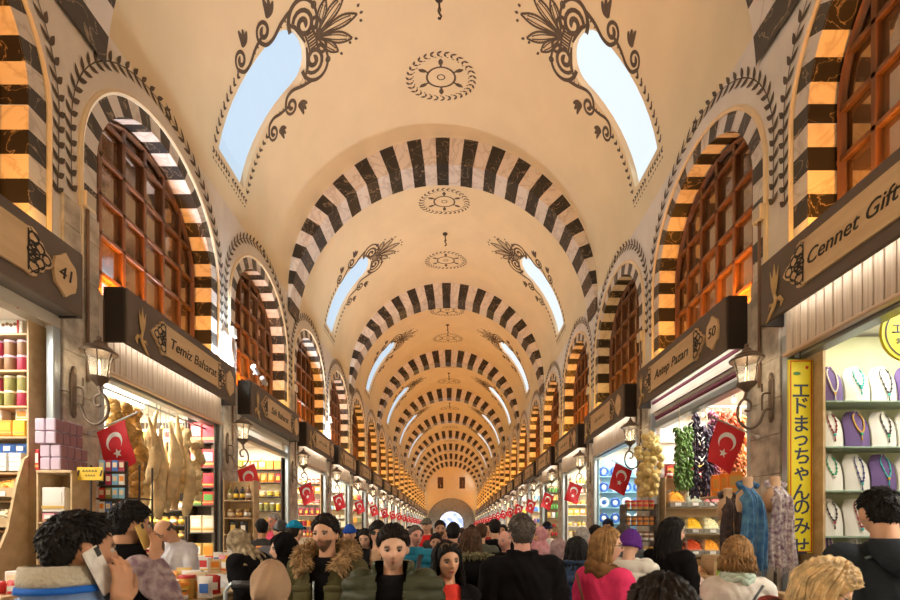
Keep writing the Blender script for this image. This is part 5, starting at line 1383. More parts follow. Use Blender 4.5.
def hand(b, W, f, n, sd, curl=.25, sc=1., thumb=.6):
    """palm, four fingers and a thumb; f towards the fingertips, n out of the palm, sd towards the thumb"""
    f, n, sd = [Vector(v).normalized() for v in (f, n, sd)]
    W = Vector(W); q = sc
    M = Matrix((sd, f, n)).transposed()
    b.ell(W + f * .045 * q, (.041 * q, .052 * q, .016 * q), 14, 10, rot=M)
    b.tube([W - f * .03, W + f * .02], [.026 * q, .03 * q], 10)
    for off, ln, r in ((.030, .070, .0088), (.0105, .079, .0092), (-.0105, .073, .0088), (-.030, .056, .0078)):
        p = W + f * .082 * q + sd * off * q - f * abs(off) * .15; P = [W + f * .05 * q + sd * off * .8 * q, p]; a = 0.
        for s_, l in enumerate((.45, .31, .24)):
            a += curl * (1., 1.25, .9)[s_]
            d = f * math.cos(a) + n * math.sin(a) + sd * off * 1.2
            p = p + d.normalized() * ln * l * q; P.append(p)
        b.tube(P, [r * q, r * q, r * q * .97, r * q * .92, r * q * .75], 8); b.ell(P[-1], (r * q * .75,) * 3, 8, 6)
    p = W + sd * .026 * q + f * .012 * q; P = [p]
    for d, l in (((sd * .75 + f * .6 + n * .35 * thumb), .040), ((sd * .35 + f * .85 + n * .5 * thumb), .034), ((sd * .1 + f * .9 + n * .5 * thumb), .026)):
        p = p + d.normalized() * l * q; P.append(p)
    b.tube(P, [.014 * q, .0125 * q, .0108 * q, .0085 * q], 8); b.ell(P[-1], (.0085 * q,) * 3, 8, 6)
SKIN = {'light': (.72, .44, .31), 'mid': (.63, .36, .23), 'tan': (.50, .265, .155), 'pink': (.66, .34, .27)}
HAIR = {'black': (.006, .005, .005), 'dark': (.014, .009, .007), 'brown': (.075, .036, .018), 'chestnut': (.13, .06, .025), 'blonde': (.60, .43, .22), 'honey': (.32, .18, .07), 'grey': (.36, .34, .33), 'grizzled': (.085, .07, .062)}
def hairmat(c): return mat('hair_' + c, HAIR[c], .5, var=.4, vscale=26, bump=.35, bscale=90, spec=.22)
HZ = {'short': [(-1, -.075), (-.4, -.06), (-.16, .0), (.10, -.005), (.30, .022), (.50, .060), (1, .073)],
      'long': [(-1, -.10), (-.2, -.09), (.2, -.06), (.42, .0), (.6, .055), (1, .075)],
      'ring': [(-1, -.07), (-.2, -.02), (.1, .0), (.3, .03), (.5, .5), (1, .5)],
      'low': [(-1, -.10), (-.2, -.07), (.2, -.04), (.5, .02), (.7, .03), (1, .036)]}
def hair_cap(b, M, style, th, seed, top=1., wave=.22):
    rr = random.Random(seed); a1, a2 = rr.uniform(0, 6), rr.uniform(0, 6); nu, nv = 72, 48; vs = []
    for d in dirs(nu, nv):
        p = headsurf(d, False); zl = lerpt(HZ[style], p.y / .096) - (.016 * min(1, (p.x / .05) ** 2) if p.y > .03 else 0)
        k = ss(-.004, .014, p.z - zl)
        if style == 'ring': k *= 1 - ss(.045, .06, p.z)
        w = math.atan2(d.y, d.x)
        no = 1 + wave * math.sin(23 * w + 6 * d.z + a1 + 2 * math.sin(7 * w + a2)) + wave * .7 * math.sin(41 * d.z + 9 * w + a2)
        t = th * ((.30 if style == 'short' else .55) + (.70 if style == 'short' else .45) * ss(.0, .075, p.z) * top) * no
        n = Vector((p.x / .0745 ** 2, p.y / .096 ** 2, p.z / .117 ** 2)).normalized()
        vs.append(M @ (p + n * (k * t - (1 - k) * .012)))
    b.add(vs, ballfaces(nu, nv))
def strands(b, M, n, ln, seed, spread=.03, wave=.02, r=.009, side=.35, freq=9, curl=0., segs=12, gather=0.):
    """locks falling from the crown over back and sides"""
    rr = random.Random(seed)
    R3 = M.to_3x3()
    for i in range(n):
        w = R(-90) + rr.uniform(-1, 1) * (PI * (.5 + side))
        el = rr.uniform(.15, 1.0)
        P = []; ph = rr.uniform(0, 6); l = ln * rr.uniform(.82, 1.06); wv = wave * rr.uniform(.5, 1.3)
        off = rr.uniform(.012, .026)
        d0 = Vector((math.cos(w) * math.cos(el), math.sin(w) * math.cos(el), math.sin(el)))
        arc = .16 * (el / 1.2) + .02
        for j in range(segs + 1):
            t = j / segs; q = t * (l + arc)
            if q < arc:
                e2 = el * (1 - q / arc); d = Vector((math.cos(w) * math.cos(e2), math.sin(w) * math.cos(e2), math.sin(e2)))
                p = headsurf(d, False); p = p + d * off; p = M @ p
            else:
                d = Vector((math.cos(w), math.sin(w), 0)); p = headsurf(d, False) + d * (off + spread * ss(0, .25, q - arc) + curl * math.sin((q - arc) * 40 + ph)); p = M @ p
                p.z -= (q - arc)
                if gather: p.x += (HC.x - p.x) * gather * ss(0, .3, q - arc)
            p = p + Vector((math.sin(q * freq * 3 + ph), math.cos(q * freq * 2.3 + ph), 0)) * wv * min(1, q * 6)
            P.append(p)
        b.tube(P, [r * (.5 + .5 * math.sin(PI * min(.92, .15 + j / segs * .85))) for j in range(segs + 1)], 5, flat=.55)
def bend(a, lean):
    if not lean: return a
    z0 = .95; t = np.clip((a[:, 2] - z0) / .35, 0, 1) * lean
    y, z = a[:, 1].copy(), a[:, 2] - z0; up = a[:, 2] > z0
    out = a.copy(); out[up, 1] = (y * np.cos(t) + z * np.sin(t))[up]; out[up, 2] = (z0 + z * np.cos(t) - y * np.sin(t))[up]
    return out
ARM0 = ((.225, -.03, 1.13), (.235, .05, .88))
eye_m = [mat('eye_white', (.50, .45, .41), .3), mat('eye_iris', (.05, .028, .015), .15), mat('eye_lash', (.015, .012, .01), .6)]
def person(label, px, top, D, yaw, skin='mid', hair=('short', 'dark', .016), head=(0, 0, 0), coat=None, shirt=None, arms=(ARM0, ARM0), lean=0., female=False, vox=.008, beard=0., hands=(None, None), extra=None, trousers=(.03, .03, .04), face=True, sleeve=True, width=1., H=None, x=None, group=None, lips=None):
    H = H or PZ(top, D); sc = H / 1.77
    X = PX(px, D) if x is None else x
    M = headM(R(head[0]), R(head[1]), R(head[2])); Mi = np.array(M.inverted())
    sw = (.88 if female else 1.) * width
    b = MB()
    vs = [M @ headsurf(d) for d in dirs(84, 64)]; b.add(vs, ballfaces(84, 64))
    for sx in (-1, 1):
        b.ell(M @ Vector((sx * .076, -.008, -.004)), (.010, .020, .032), 10, 10, rot=M.to_3x3() @ Matrix.Rotation(R(sx * -22), 3, 'Z'))
    b.tube([(0, -.02, 1.40), (0, -.008, 1.50), M @ Vector((0, -.022, -.06)), M @ Vector((0, -.02, 0))], [.075, .054, .051, .054], 18)
    loft(b, [(.80, .15 * sw, .10, 0), (.92, .165 * sw, .11, 0), (1.08, .14 * sw, .095, 0), (1.25, .16 * sw, .11, 0), (1.38, .17 * sw, .105, -.005), (1.44, .12 * sw, .08, -.01), (1.47, .07, .065, -.01)])
    sh = []
    for i, sx in enumerate((-1, 1)):
        S_, (E, W) = Vector((sx * .168 * sw, -.01, 1.40)), [Vector((sx * p[0], p[1], p[2])) for p in arms[i]]
        E.x *= sw if arms[i] is ARM0 else 1; sh.append((S_, E, W))
        b.tube([Vector((sx * .05, -.01, 1.41)), S_, (S_ + E) / 2, E, (E + W) / 2, W], [.06, .055, .048, .040, .039, .027], 12); b.ell(S_, (.056,) * 3, 12, 8)
        if hands[i]: hand(b, W, *hands[i])
        else:
            f = (W - E).normalized(); sd = Vector((-sx * .1, 1, .1)); sd = (sd - f * sd.dot(f)).normalized(); n = f.cross(sd) * (sx); hand(b, W, f, n if n.x * sx < 0 else -n, sd, .3)
        hip, kn, an = Vector((sx * .085, 0, .90)), Vector((sx * .095, .015, .50)), Vector((sx * .10, -.02, .09))
        b.tube([hip, (hip + kn) / 2, kn, kn * .6 + an * .4, an], [.088, .075, .055, .056, .038], 12); b.ell((sx * .105, .045, .045), (.042, .12, .04), 12, 8)
    me = remesh(b, vox, 2, .4)
    a = coords(me); hl = (np.c_[a, np.ones(len(a))] @ Mi.T)[:, :3]
    base = np.array(SKIN[skin]); col = np.tile(base, (len(a), 1))
    fr = (hl[:, 1] > .03) & (np.abs(hl[:, 2]) < .14) & (np.abs(hl[:, 0]) < .1)
    def mix(w, c):
        w = np.clip(w * fr, 0, 1)[:, None]; col[:] = col * (1 - w) + np.array(c) * w
    hc = np.array(HAIR[hair[1]]) if hair else np.array(HAIR['dark'])
    x_, z_ = hl[:, 0], hl[:, 2]
    mix(.22 * (gs(np.abs(x_) - .04, .02) * gs(z_ + .02, .02) + gs(x_, .015) * gs(z_ + .025, .012)), (.62, .20, .15))
    if beard: mix(beard * ((z_ < -.035) * (1 - gs(x_, .022) * gs(z_ + .060, .009) * .8) * np.clip((-z_ - .03) / .02 + (np.abs(x_) > .035), 0, 1)), hc * 1.2)
    lc = lips or (.42, .14, .12)
    mix(.9 * gs(x_, .031) ** 2 * (gs(z_ + .0590, .0085)), lc)
    mix(.75 * gs(x_, .032) ** 3 * gs(z_ + .0595, .0036), (.12, .035, .03))
    mix(1. * (gs(np.abs(x_) - .032, .0185) ** 2 > .25) * gs(z_ - .0235 + .18 * (np.abs(np.abs(x_) - .028)), .0075), hc * .9)
    paint(me, col); me.materials.append(skin_m)
    meshes = [('person', me)]
    def fin(name, mesh, m, smooth=True):
        if not isinstance(m, list): mesh.materials.clear(); mesh.materials.append(m)
        if smooth: mesh.polygons.foreach_set('use_smooth', [True] * len(mesh.polygons))
        meshes.append((name, mesh))
    if face:
        for sx in (-1, 1):
            e = MB(); c = Vector((sx * .031, .0765, .004)); e.lathe([(0, -.0125), (.007, -.0105), (.0115, -.004), (.0125, 0), (.0112, .006), (.0078, .0099)], 14, c, 0, rot=Matrix.Rotation(-PI / 2, 3, 'X'))
            e.lathe([(.0078, .0099), (.004, .0121), (0, .0127)], 14, c, 1, rot=Matrix.Rotation(-PI / 2, 3, 'X'))
            e.tube([(c.x - .016, c.y + .006, c.z + .003), (c.x - .008, c.y + .0115, c.z + .0088), (c.x + .004, c.y + .012, c.z + .0092), (c.x + .016, c.y + .006, c.z + .003)], .0022, 5, 2)
            e.v = [tuple(M @ Vector((v[0], v[1], c.z + (v[2] - c.z) * (.62 if v[2] < c.z + .0075 else .8)))) for v in e.v]
            fin('eye', e.mesh('eye', eye_m), eye_m)
    if hair:
        hb = MB(); st = hair[0]
        hair_cap(hb, M, {'bob': 'long', 'curly': 'long', 'longhair': 'long', 'bun': 'long'}.get(st, st), hair[2], int(px), wave=.3 if st != 'ring' else .1)
        if st == 'longhair': strands(hb, M, 230, hair[3] if len(hair) > 3 else .38, int(px), .03, .010, .009, .08)
        if st == 'bob': strands(hb, M, 300, hair[3] if len(hair) > 3 else .12, int(px), .012, .007, .007, .06)
        if st == 'curly': strands(hb, M, 420, .10, int(px), .022, .014, .0065, .22, 22, .016)
        if st == 'short' and vox < .0078:
            rr = random.Random(int(px))
            for i in range(520):
                w, el = rr.uniform(0, 2 * PI), math.asin(rr.uniform(-.45, 1)); d = Vector((math.cos(w) * math.cos(el), math.sin(w) * math.cos(el), math.sin(el))); p = headsurf(d, False)
                if p.z < lerpt(HZ['short'], p.y / .096) + .012: continue
                fl = Vector((d.x * .5 + rr.uniform(-.4, .4), .5 * (.3 + d.y), -.35 if d.z < .6 else -.05)); fl = (fl - d * fl.dot(d)).normalized() + d * rr.uniform(.02, .30); o_ = hair[2] * (.30 + .7 * ss(.0, .075, p.z)) - .001
                p0 = M @ (p + d * o_ * .6); q_ = .5 + .5 * ss(-.02, .05, p.z); p1 = M @ (p + d * o_ + fl.normalized() * .014 * q_); p2 = M @ (p + d * o_ * .9 + fl.normalized() * .028 * q_); hb.tube([p0, p1, p2], [.004, .0035, .0008], 4)
        fin('hair', hb.mesh('hair', []), hairmat(hair[1]))
    coat = coat or dict(c='black_coat'); bk = coat.get('bulk', .012)
    tb = MB(); L = coat.get('hem', .74)
    coll = coat.get('collar', 0)
    rings = [(L, .185 * sw + bk, .13 + bk, 0), (.95, .18 * sw + bk, .125 + bk, 0), (1.1, .160 * sw + bk, .115 + bk, 0), (1.28, .172 * sw + bk, .125 + bk, 0), (1.385, .178 * sw + bk, .118 + bk, -.005), (1.44, .138 * sw + bk, .095 + bk * .8, -.01), (1.475, .088 + bk * .5, .082 + bk * .4, -.012)]
    if coll: rings += [(1.495, .076 + bk * .6, .078 + bk * .6, -.012), (1.495 + coll, .080 + bk * .7, .082 + bk * .7, -.012)]
    else: rings += [(1.492, .066, .068, -.012)]
    loft(tb, rings)
    for i, sx in enumerate((-1, 1)):
        S_, E, W = sh[i]; f = (W - E).normalized()
        if sleeve: tb.tube([Vector((sx * .06, -.01, 1.40)), S_, (S_ + E) / 2, E, (E + W) / 2, W - f * .015], [.075 + bk, .070 + bk, .060 + bk, .054 + bk, .048 + bk, .041 + bk * .9], 14); tb.ell(S_, (.07 + bk,) * 3, 14, 10)
        else: tb.ell(S_ - Vector((sx * .02, 0, 0)), (.065 + bk,) * 3, 12, 8)
    cm = remesh(tb, max(vox * 1.35, .0105), 3, .5)
    a = coords(cm); n = normals(cm)
    if coat.get('quilt'):
        q = coat['quilt']; hgt = a[:, 2] + .10 * np.abs(a[:, 0])
        a = a + n * (.026 * np.abs(np.sin(PI * hgt / q)) ** .5 - .012)[:, None]
    else:
        a = a + n * (.005 * np.sin(a[:, 2] * 46 + 9 * np.sin(a[:, 0] * 11) + px) * np.sin(a[:, 0] * 31 + a[:, 1] * 23))[:, None] + n * (.006 * np.sin(a[:, 2] * 19 + a[:, 0] * 25 + px))[:, None]
    setco(cm, a)
    op = coat.get('open')
    if op:
        bm = bmesh.new(); bm.from_mesh(cm)
        bmesh.ops.delete(bm, geom=[f for f in bm.faces if (lambda c: c.y > .01 and abs(c.x - op.get('sh', 0)) < lerpt(op['w'], c.z))(f.calc_center_median())], context='FACES')
        bm.to_mesh(cm); bm.free()
    fin('jacket' if not coat.get('name') else coat['name'], cm, coat['m'])
    if op or shirt:
        s_ = MB(); loft(s_, [(.8, .175 * sw, .12, 0), (1.1, .155 * sw, .110, 0), (1.28, .168 * sw, .119, 0), (1.385, .172 * sw, .113, -.005), (1.44, .125 * sw, .088, -.01), (1.47, .085, .08, -.012), (1.485, .072, .072, -.012)])
        fin('shirt', remesh(s_, .012, 2), shirt or cloth('black_tee', (.006, .006, .007), .85))
    if coat.get('zip'):
        z_ = MB(); z_.tube([(coat['zip'], lerpt([(.7, .13 + bk), (1.1, .117 + bk), (1.28, .127 + bk), (1.385, .115 + bk), (1.48, .07 + bk)], zz) + .006, zz) for zz in (.8, .95, 1.1, 1.2, 1.28, 1.34)], .006, 6); fin('zipper', z_.mesh('zipper', []), post_m)
    pb = MB()
    for sx in (-1, 1): pb.tube([(sx * .08, 0, .92), (sx * .092, .01, .55), (sx * .10, -.015, .09)], [.105, .078, .062], 14)
    loft(pb, [(.78, .165 * sw, .12, 0), (.98, .168 * sw, .116, 0)], 20)
    pm = remesh(pb, .02, 2); fin('trousers', pm, mat('cloth_%02d_%02d_%02d' % tuple(int(c * 99) for c in trousers), trousers, .8))
    for sx in (-1, 1):
        s_ = MB(); s_.ell((sx * .105, .05, .042), (.05, .135, .05), 16, 10, fn=lambda d: 1 if d.z > -.6 else .9); s_.box((sx * .105, .05, .012), (.09, .25, .024), bv=.012); fin('shoe', s_.mesh('shoe', []), mat('shoe_dark', (.03, .025, .022), .5))
    if extra:
        for nm, mb_, m in extra(M, sw, bk): fin(nm, mb_ if isinstance(mb_, bpy.types.Mesh) else mb_.mesh(nm, []), m)
    root = None
    for nm, me_ in meshes:
        a = coords(me_); setco(me_, bend(a, lean) * sc)
        if root is None:
            root = obj('person', me_, None, (X, D, 0)); root.rotation_euler = (0, 0, R(yaw)); tag(root, label, 'person', group)
            root.data.polygons.foreach_set('use_smooth', [True] * len(me_.polygons))
        else: obj(nm, me_, root)
    return root
# ---- garments on the head and round the neck
def scarf_head(M, seed, tail=1.40, front=.0, pat=None, under=.0, tight=1.):
    """headscarf: wraps the skull, leaves the face free, falls to the shoulders"""
    rr = random.Random(seed); a1, a2 = rr.uniform(0, 6), rr.uniform(0, 6); b = MB(); nu, nv = 72, 44; vs = []
    T = M.to_translation()
    for i in range(nv + 1):
        v = i / nv
        for j in range(nu):
            w = 2 * PI * j / nu + PI / 2          # starts at the face
            if v < .6:
                t = (v / .6) * R(118); d = Vector((math.sin(t) * math.cos(w), math.sin(t) * math.sin(w), math.cos(t)))
                p = headsurf(d, False); n = d
                q = p + n * (.018 + .003 * math.sin(9 * w + 14 * v + a1) + .004 * math.sin(3 * w + 22 * v + a2)) * tight
                fo = ss(1., .86, math.hypot(q.x / .062, (q.z + .012) / .088)) * (1 if q.y > 0 else 0)
                q = q - Vector((0, .055 * fo, 0))
                q = M @ q
            else:
                k = (v - .6) / .4
                d = Vector((math.sin(R(118)) * math.cos(w), math.sin(R(118)) * math.sin(w), math.cos(R(118)))); p = M @ (headsurf(d, False) + d * .02)
                e = Vector((.185 * math.cos(w), .125 * math.sin(w) + (.03 if math.sin(w) > 0 else -.03), tail + .03 * math.sin(w)))
                f = k ** 1.6
                q = Vector((p.x * (1 - f) + e.x * f, p.y * (1 - f) + e.y * f, p.z * (1 - k) + e.z * k))
                q += Vector((math.cos(w), math.sin(w), 0)) * (.010 * math.sin(13 * w + 5 * k + a1) + .008 * math.sin(6 * w - 7 * k + a2)) * min(1, k * 2.5) + Vector((math.cos(w), math.sin(w), 0)) * .03 * math.sin(PI * k)
            vs.append(q)
    fs = [(i * nu + j, (i + 1) * nu + j, (i + 1) * nu + (j + 1) % nu, i * nu + (j + 1) % nu) for i in range(nv) for j in range(nu)]
    return b.add(vs, fs)
def knit_cap(M, low=.02, th=.016, top=1.05, seed=0, ribs=40):
    b = MB(); nu, nv = 80, 40; vs = []
    for d in dirs(nu, nv):
        p = headsurf(d, False); k = ss(low - .006, low + .004, p.z + .12 * p.y); w = math.atan2(d.y, d.x)
        fold = 1.35 if p.z + .12 * p.y < low + .035 else 1.
        vs.append(M @ (Vector((p.x, p.y, p.z * (top if p.z > .05 else 1))) + d * (k * (th * fold + .0018 * math.sin(ribs * w)) - (1 - k) * .02)))
    return b.add(vs, ballfaces(nu, nv))
def peak(M, yawb=0.):
    b = MB()
    def f(o):
        return lambda u, v: M @ (Vector(((u - .5) * .15, .085 + .075 * v * math.sin(PI * (.1 + .8 * u)), .050 + o - .03 * v + .012 * math.sin(PI * u))))
    b.grid(f(0), 12, 6); b.grid(lambda u, v: f(.006)(1 - u, v), 12, 6); return b
def fur(pts, r, n, ln, seed):
    rr = random.Random(seed); b = MB(); P = [Vector(p) for p in pts]; b.tube(P, r * .75, 10)
    for i in range(n):
        t = rr.random() * (len(P) - 1.001); j = int(t); c = P[j].lerp(P[j + 1], t - j); ax = (P[j + 1] - P[j]).normalized()
        q = Vector((rr.gauss(0, 1), rr.gauss(0, 1), rr.gauss(0, 1))); q = (q - ax * q.dot(ax)).normalized(); s_ = c + q * r * .6
        e = q + Vector((rr.uniform(-.5, .5), rr.uniform(-.5, .5), rr.uniform(-.6, .2))); b.tube([s_, s_ + e.normalized() * ln * .5, s_ + (e + Vector((0, 0, -.4))).normalized() * ln], [.006, .004, .001], 4)
    return b
def neck_scarf(seed, r=.042, drop=0., R0=(.085, .09), z=1.475):
    rr = random.Random(seed); b = MB(); n = 40; ph = rr.uniform(0, 6)
    pts = [(R0[0] * math.cos(2 * PI * i / n), -.01 + R0[1] * math.sin(2 * PI * i / n), z + .02 * math.sin(2 * PI * i / n + 3.6) + .008 * math.sin(i * 1.1)) for i in range(n + 1)]
    b.tube(pts, [r * (1 + .16 * math.sin(i * 1.3 + ph)) for i in range(n + 1)], 12)
    pts2 = [(p[0] * 1.08, p[1] * 1.1, p[2] - .03 + .01 * math.sin(i * .7)) for i, p in enumerate(pts)]
    b.tube(pts2, [r * .8 * (1 + .16 * math.sin(i * 1.7 + ph)) for i in range(n + 1)], 12)
    if drop: b.tube([(.05, .11, z), (.06, .15, z - drop * .5), (.065, .14, z - drop)], [r, r * 1.2, r * 1.1], 12, flat=.4, up=(0, 1, 0))
    return b
def spectacles(M, dark=False):
    f = MB(); l = MB()
    for sx in (-1, 1):
        pts = [M @ Vector((sx * .033 + .024 * math.cos(2 * PI * i / 16), .101 - .006 * abs(math.cos(2 * PI * i / 16)), .002 + .018 * math.sin(2 * PI * i / 16))) for i in range(17)]
        f.tube(pts, .0025, 5); f.tube([M @ Vector((sx * .057, .096, .006)), M @ Vector((sx * .078, .05, .008)), M @ Vector((sx * .083, -.01, .006))], .0025, 5)
        l.add([p for p in pts[:-1]], [tuple(range(16))])
    f.tube([M @ Vector((-.009, .105, .006)), M @ Vector((.009, .105, .006))], .0025, 5)
    return [('spectacles_frame', f, GM['black']), ('spectacles_lens', l, GM['black'] if dark else glassmat('lens_clear', (.9, .9, .9), .15))]
def strap(pts, w=.016): b = MB(); b.tube(pts, w, 6, flat=.3, up=(0, 1, 0)); return b
def cloth(name, c, r=.8, **k): k.setdefault('spec', .10); return mat('cloth_' + name, c, r, **k)
def cm_(name, c, r=.8, **k): return dict(m=cloth(name, c, r, **k))
black_c = cloth('black_wool', (.005, .0045, .0055), .85, bump=.2, bscale=150)
# 1 man on the phone at the near lower corner
c1 = cloth('light_blue', (.22, .34, .58), .8, var=.12, vscale=5, bump=.25, bscale=40)
def ex1(M, sw, bk):
    b = MB(); loft(b, [(1.525, .094, .098, -.02), (1.545, .096, .10, -.021), (1.585, .084, .092, -.024), (1.588, .072, .08, -.022), (1.54, .068, .074, -.02)], 30)
    q = MB(); loft(q, [(1.507, .104, .106, -.02), (1.527, .099, .102, -.02)], 30)
    return [('collar', b, cloth('fleece_cream', (.55, .50, .40), .9, bump=.8, bscale=70)), ('collar_band', q, cloth('royal_blue', (.02, .13, .55), .7))]
p1 = person('man in pale blue jacket with cream collar seen from behind, phone at his ear', 68, 506, 1.42, -24, 'tan', ('short', 'black', .010), (-6, -4, 0), dict(m=c1, bulk=.02, collar=.03), arms=(ARM0, ((.27, .10, 1.22), (.134, .075, 1.465))), hands=(None, ((-.10, .15, 1.), (-.9, -.25, .0), (-.25, .95, -.1), .26)), vox=.006, beard=.3, extra=ex1)
def phone(label, P, fwd, up, m, w=.072, h=.148):
    up = Vector(up).normalized(); n = Vector(fwd); n = (n - up * n.dot(up)).normalized(); x = n.cross(up)
    o = thing('mobile_phone', label, 'phone', tuple(P)); o.rotation_mode = 'QUATERNION'; o.rotation_quaternion = Matrix((x, n, up)).transposed().to_quaternion()
    MB().box((0, 0, 0), (w, .009, h), bv=.004).build('phone_case', m, o, smooth=30); MB().box((0, .0048, 0), (w * .92, .002, h * .94)).build('phone_screen', mat('phone_glass', (.01, .01, .012), .08), o); MB().box((w * .25, -.0055, h * .38), (.02, .003, .03), bv=.001).build('camera_bump', GM['black'], o)
    return o
def at(p, v): return p.matrix_basis @ (Vector(v) * (p['sc_'] if 'sc_' in p else 1))
def plocal(p, v):
    s_ = p['h_'] / 1.77; return Matrix.Translation(p.location) @ p.rotation_euler.to_matrix().to_4x4() @ (Vector(v) * s_)
p1['h_'] = PZ(506, 1.42)
d1 = p1.rotation_euler.to_matrix()
phone('white cased phone at the ear of the man in pale blue', plocal(p1, (.094, .04, 1.57)), d1 @ Vector((-.82, -.46, 0)), d1 @ Vector((.02, -.45, 1)), mat('phone_white', (.72, .70, .66), .3, var=.2, vscale=30))
# 2 bearded man with phone in black vest and checked shirt
chk = cloth('check', (.42, .34, .34), .8, col2=(.18, .11, .14), vscale=22, detail=2)
p2 = person('man in black vest over checked shirt holding a gold phone to his ear', 124, 500, 2.65, -28, 'tan', ('short', 'black', .02), (-8, -6, 0), dict(m=chk, bulk=.008), arms=(ARM0, ((.28, .14, 1.17), (.136, .085, 1.455))), hands=(None, ((-.08, .15, 1.), (-.9, -.25, .0), (-.25, .95, -.1), .26)), vox=.0065, beard=.75,
    extra=lambda M, sw, bk: [('vest', remesh((lambda b: (loft(b, [(.8, .215, .165, 0), (1.1, .185, .15, 0), (1.3, .195, .158, 0), (1.40, .185, .145, -.005), (1.45, .13, .115, -.01), (1.51, .098, .1, -.012), (1.53, .085, .088, -.012)]), b)[1])(MB()), .012, 2), black_c)])
p2['h_'] = PZ(500, 2.65); d2 = p2.rotation_euler.to_matrix()
phone('gold cased phone at the ear of the bearded man in black vest', plocal(p2, (.094, .05, 1.57)), d2 @ Vector((-.82, -.46, 0)), d2 @ Vector((.02, -.4, 1)), GM['gold'])
# 3 bald shopkeeper
person('bald shopkeeper in pale striped shirt bending over his stall', 184, 524, 4.95, 168, 'mid', ('ring', 'grizzled', .008), (0, -28, 0), dict(m=cloth('pale_stripe', (.62, .62, .66), .8, col2=(.48, .48, .55), vscale=12), bulk=.006, hem=.9), lean=.26, H=1.90, arms=(((.24, .12, 1.16), (.2, .30, 1.12)), ((.24, .12, 1.16), (.2, .30, 1.12))), vox=.008, trousers=(.1, .1, .12))
# 4 brown headscarf near, from behind
sc_b = cloth('scarf_brown', (.36, .24, .155), .75, var=.12, vscale=4, bump=.25, bscale=25)
person('person in plain light brown headscarf seen from behind at the bottom edge', 270, 560, 1.95, 8, 'mid', None, (0, 4, 0), dict(m=cloth('scarf_coat', (.30, .21, .15), .8), bulk=.02), female=True, extra=lambda M, sw, bk: [('headscarf', scarf_head(M, 3, 1.38), sc_b)], face=False, vox=.009)
# 5 black headscarf
bk_s = cloth('scarf_black', (.005, .005, .006), .8, bump=.2, bscale=30)
person('woman in black headscarf and coat with face turned toward the stalls', 287, 532, 3.5, 118, 'light', None, (5, -3, 0), dict(m=black_c, bulk=.02, hem=.5), female=True, extra=lambda M, sw, bk: [('headscarf', scarf_head(M, 5, 1.36), bk_s)], vox=.0075)
# 6 patterned headscarf in black coat leaning to the goods
sc_p = cloth('scarf_pattern', (.42, .34, .22), .8, col2=(.14, .10, .06), vscale=22, detail=6)
person('woman in mottled brown headscarf and black coat leaning over the stall', 260, 531, 4.2, 70, 'light', None, (0, -18, 0), dict(m=black_c, bulk=.03, hem=.6), female=True, lean=.30, H=1.78, extra=lambda M, sw, bk: [('headscarf', scarf_head(M, 6, 1.38), sc_p)], vox=.0085)
# 7 man in green parka with fur hood
olive = cloth('parka_olive', (.085, .075, .032), .75, var=.15, vscale=6, bump=.3, bscale=30)
fur_m = mat('fur_tan', (.38, .24, .11), .9, var=.4, vscale=20)
def ex7(M, sw, bk):
    pts = [(.10, .135, 1.40), (.155, .07, 1.47), (.165, -.03, 1.52), (.11, -.12, 1.545), (0, -.15, 1.55), (-.11, -.12, 1.545), (-.165, -.03, 1.52), (-.155, .07, 1.47), (-.10, .135, 1.40)]
    hd = MB(); loft(hd, [(1.36, .10, .05, -.15), (1.42, .14, .075, -.16), (1.50, .15, .09, -.14), (1.54, .13, .08, -.12)], 24)
    pk = [('chest_pocket', MB().box((sx * .10, .142 + bk, 1.24), (.11, .02, .12), bv=.008).box((sx * .10, .148 + bk, 1.295), (.115, .02, .04), bv=.006), olive) for sx in (-1, 1)]
    return [('fur_trim', fur(pts, .045, 1100, .055, 7), fur_m), ('hood', hd, olive)] + pk
p7 = person('bearded man in olive parka with tan fur hood, phone in hand', 327, 514, 3.1, 176, 'mid', ('short', 'dark', .02), (-6, 0, 0), dict(m=olive, bulk=.035, hem=.66, open=dict(w=[(.9, 0), (1.12, .012), (1.3, .045), (1.42, .075), (1.5, .09)]), zip=.03), None, arms=(ARM0, ((.29, .02, 1.14), (.22, .22, 1.16))), hands=(None, ((-.35, .9, .15), (-.2, .1, 1), (.9, .35, .1), .5)), vox=.0065, beard=.85, extra=ex7)
p7['h_'] = PZ(514, 3.1); d7 = p7.rotation_euler.to_matrix()
phone('black phone held low in the hand of the parka man', plocal(p7, (.175, .30, 1.205)), d7 @ Vector((0, -.5, 1)), d7 @ Vector((-.3, .9, .45)), GM['black'])
# 8 man in dark green puffer
puff = cloth('puffer_green', (.050, .055, .032), .38, var=.15, vscale=5, bump=.12, bscale=30)
person('young man in dark green quilted puffer over black shirt, walking toward the viewer', 393, 522, 2.45, 180, 'light', ('short', 'dark', .018), (8, -9, 0), dict(m=puff, bulk=.04, quilt=.075, hem=.8, collar=.055, open=dict(w=[(.6, .035), (1.1, .045), (1.3, .06), (1.45, .075), (1.55, .09)])), None, vox=.0058, beard=.35)
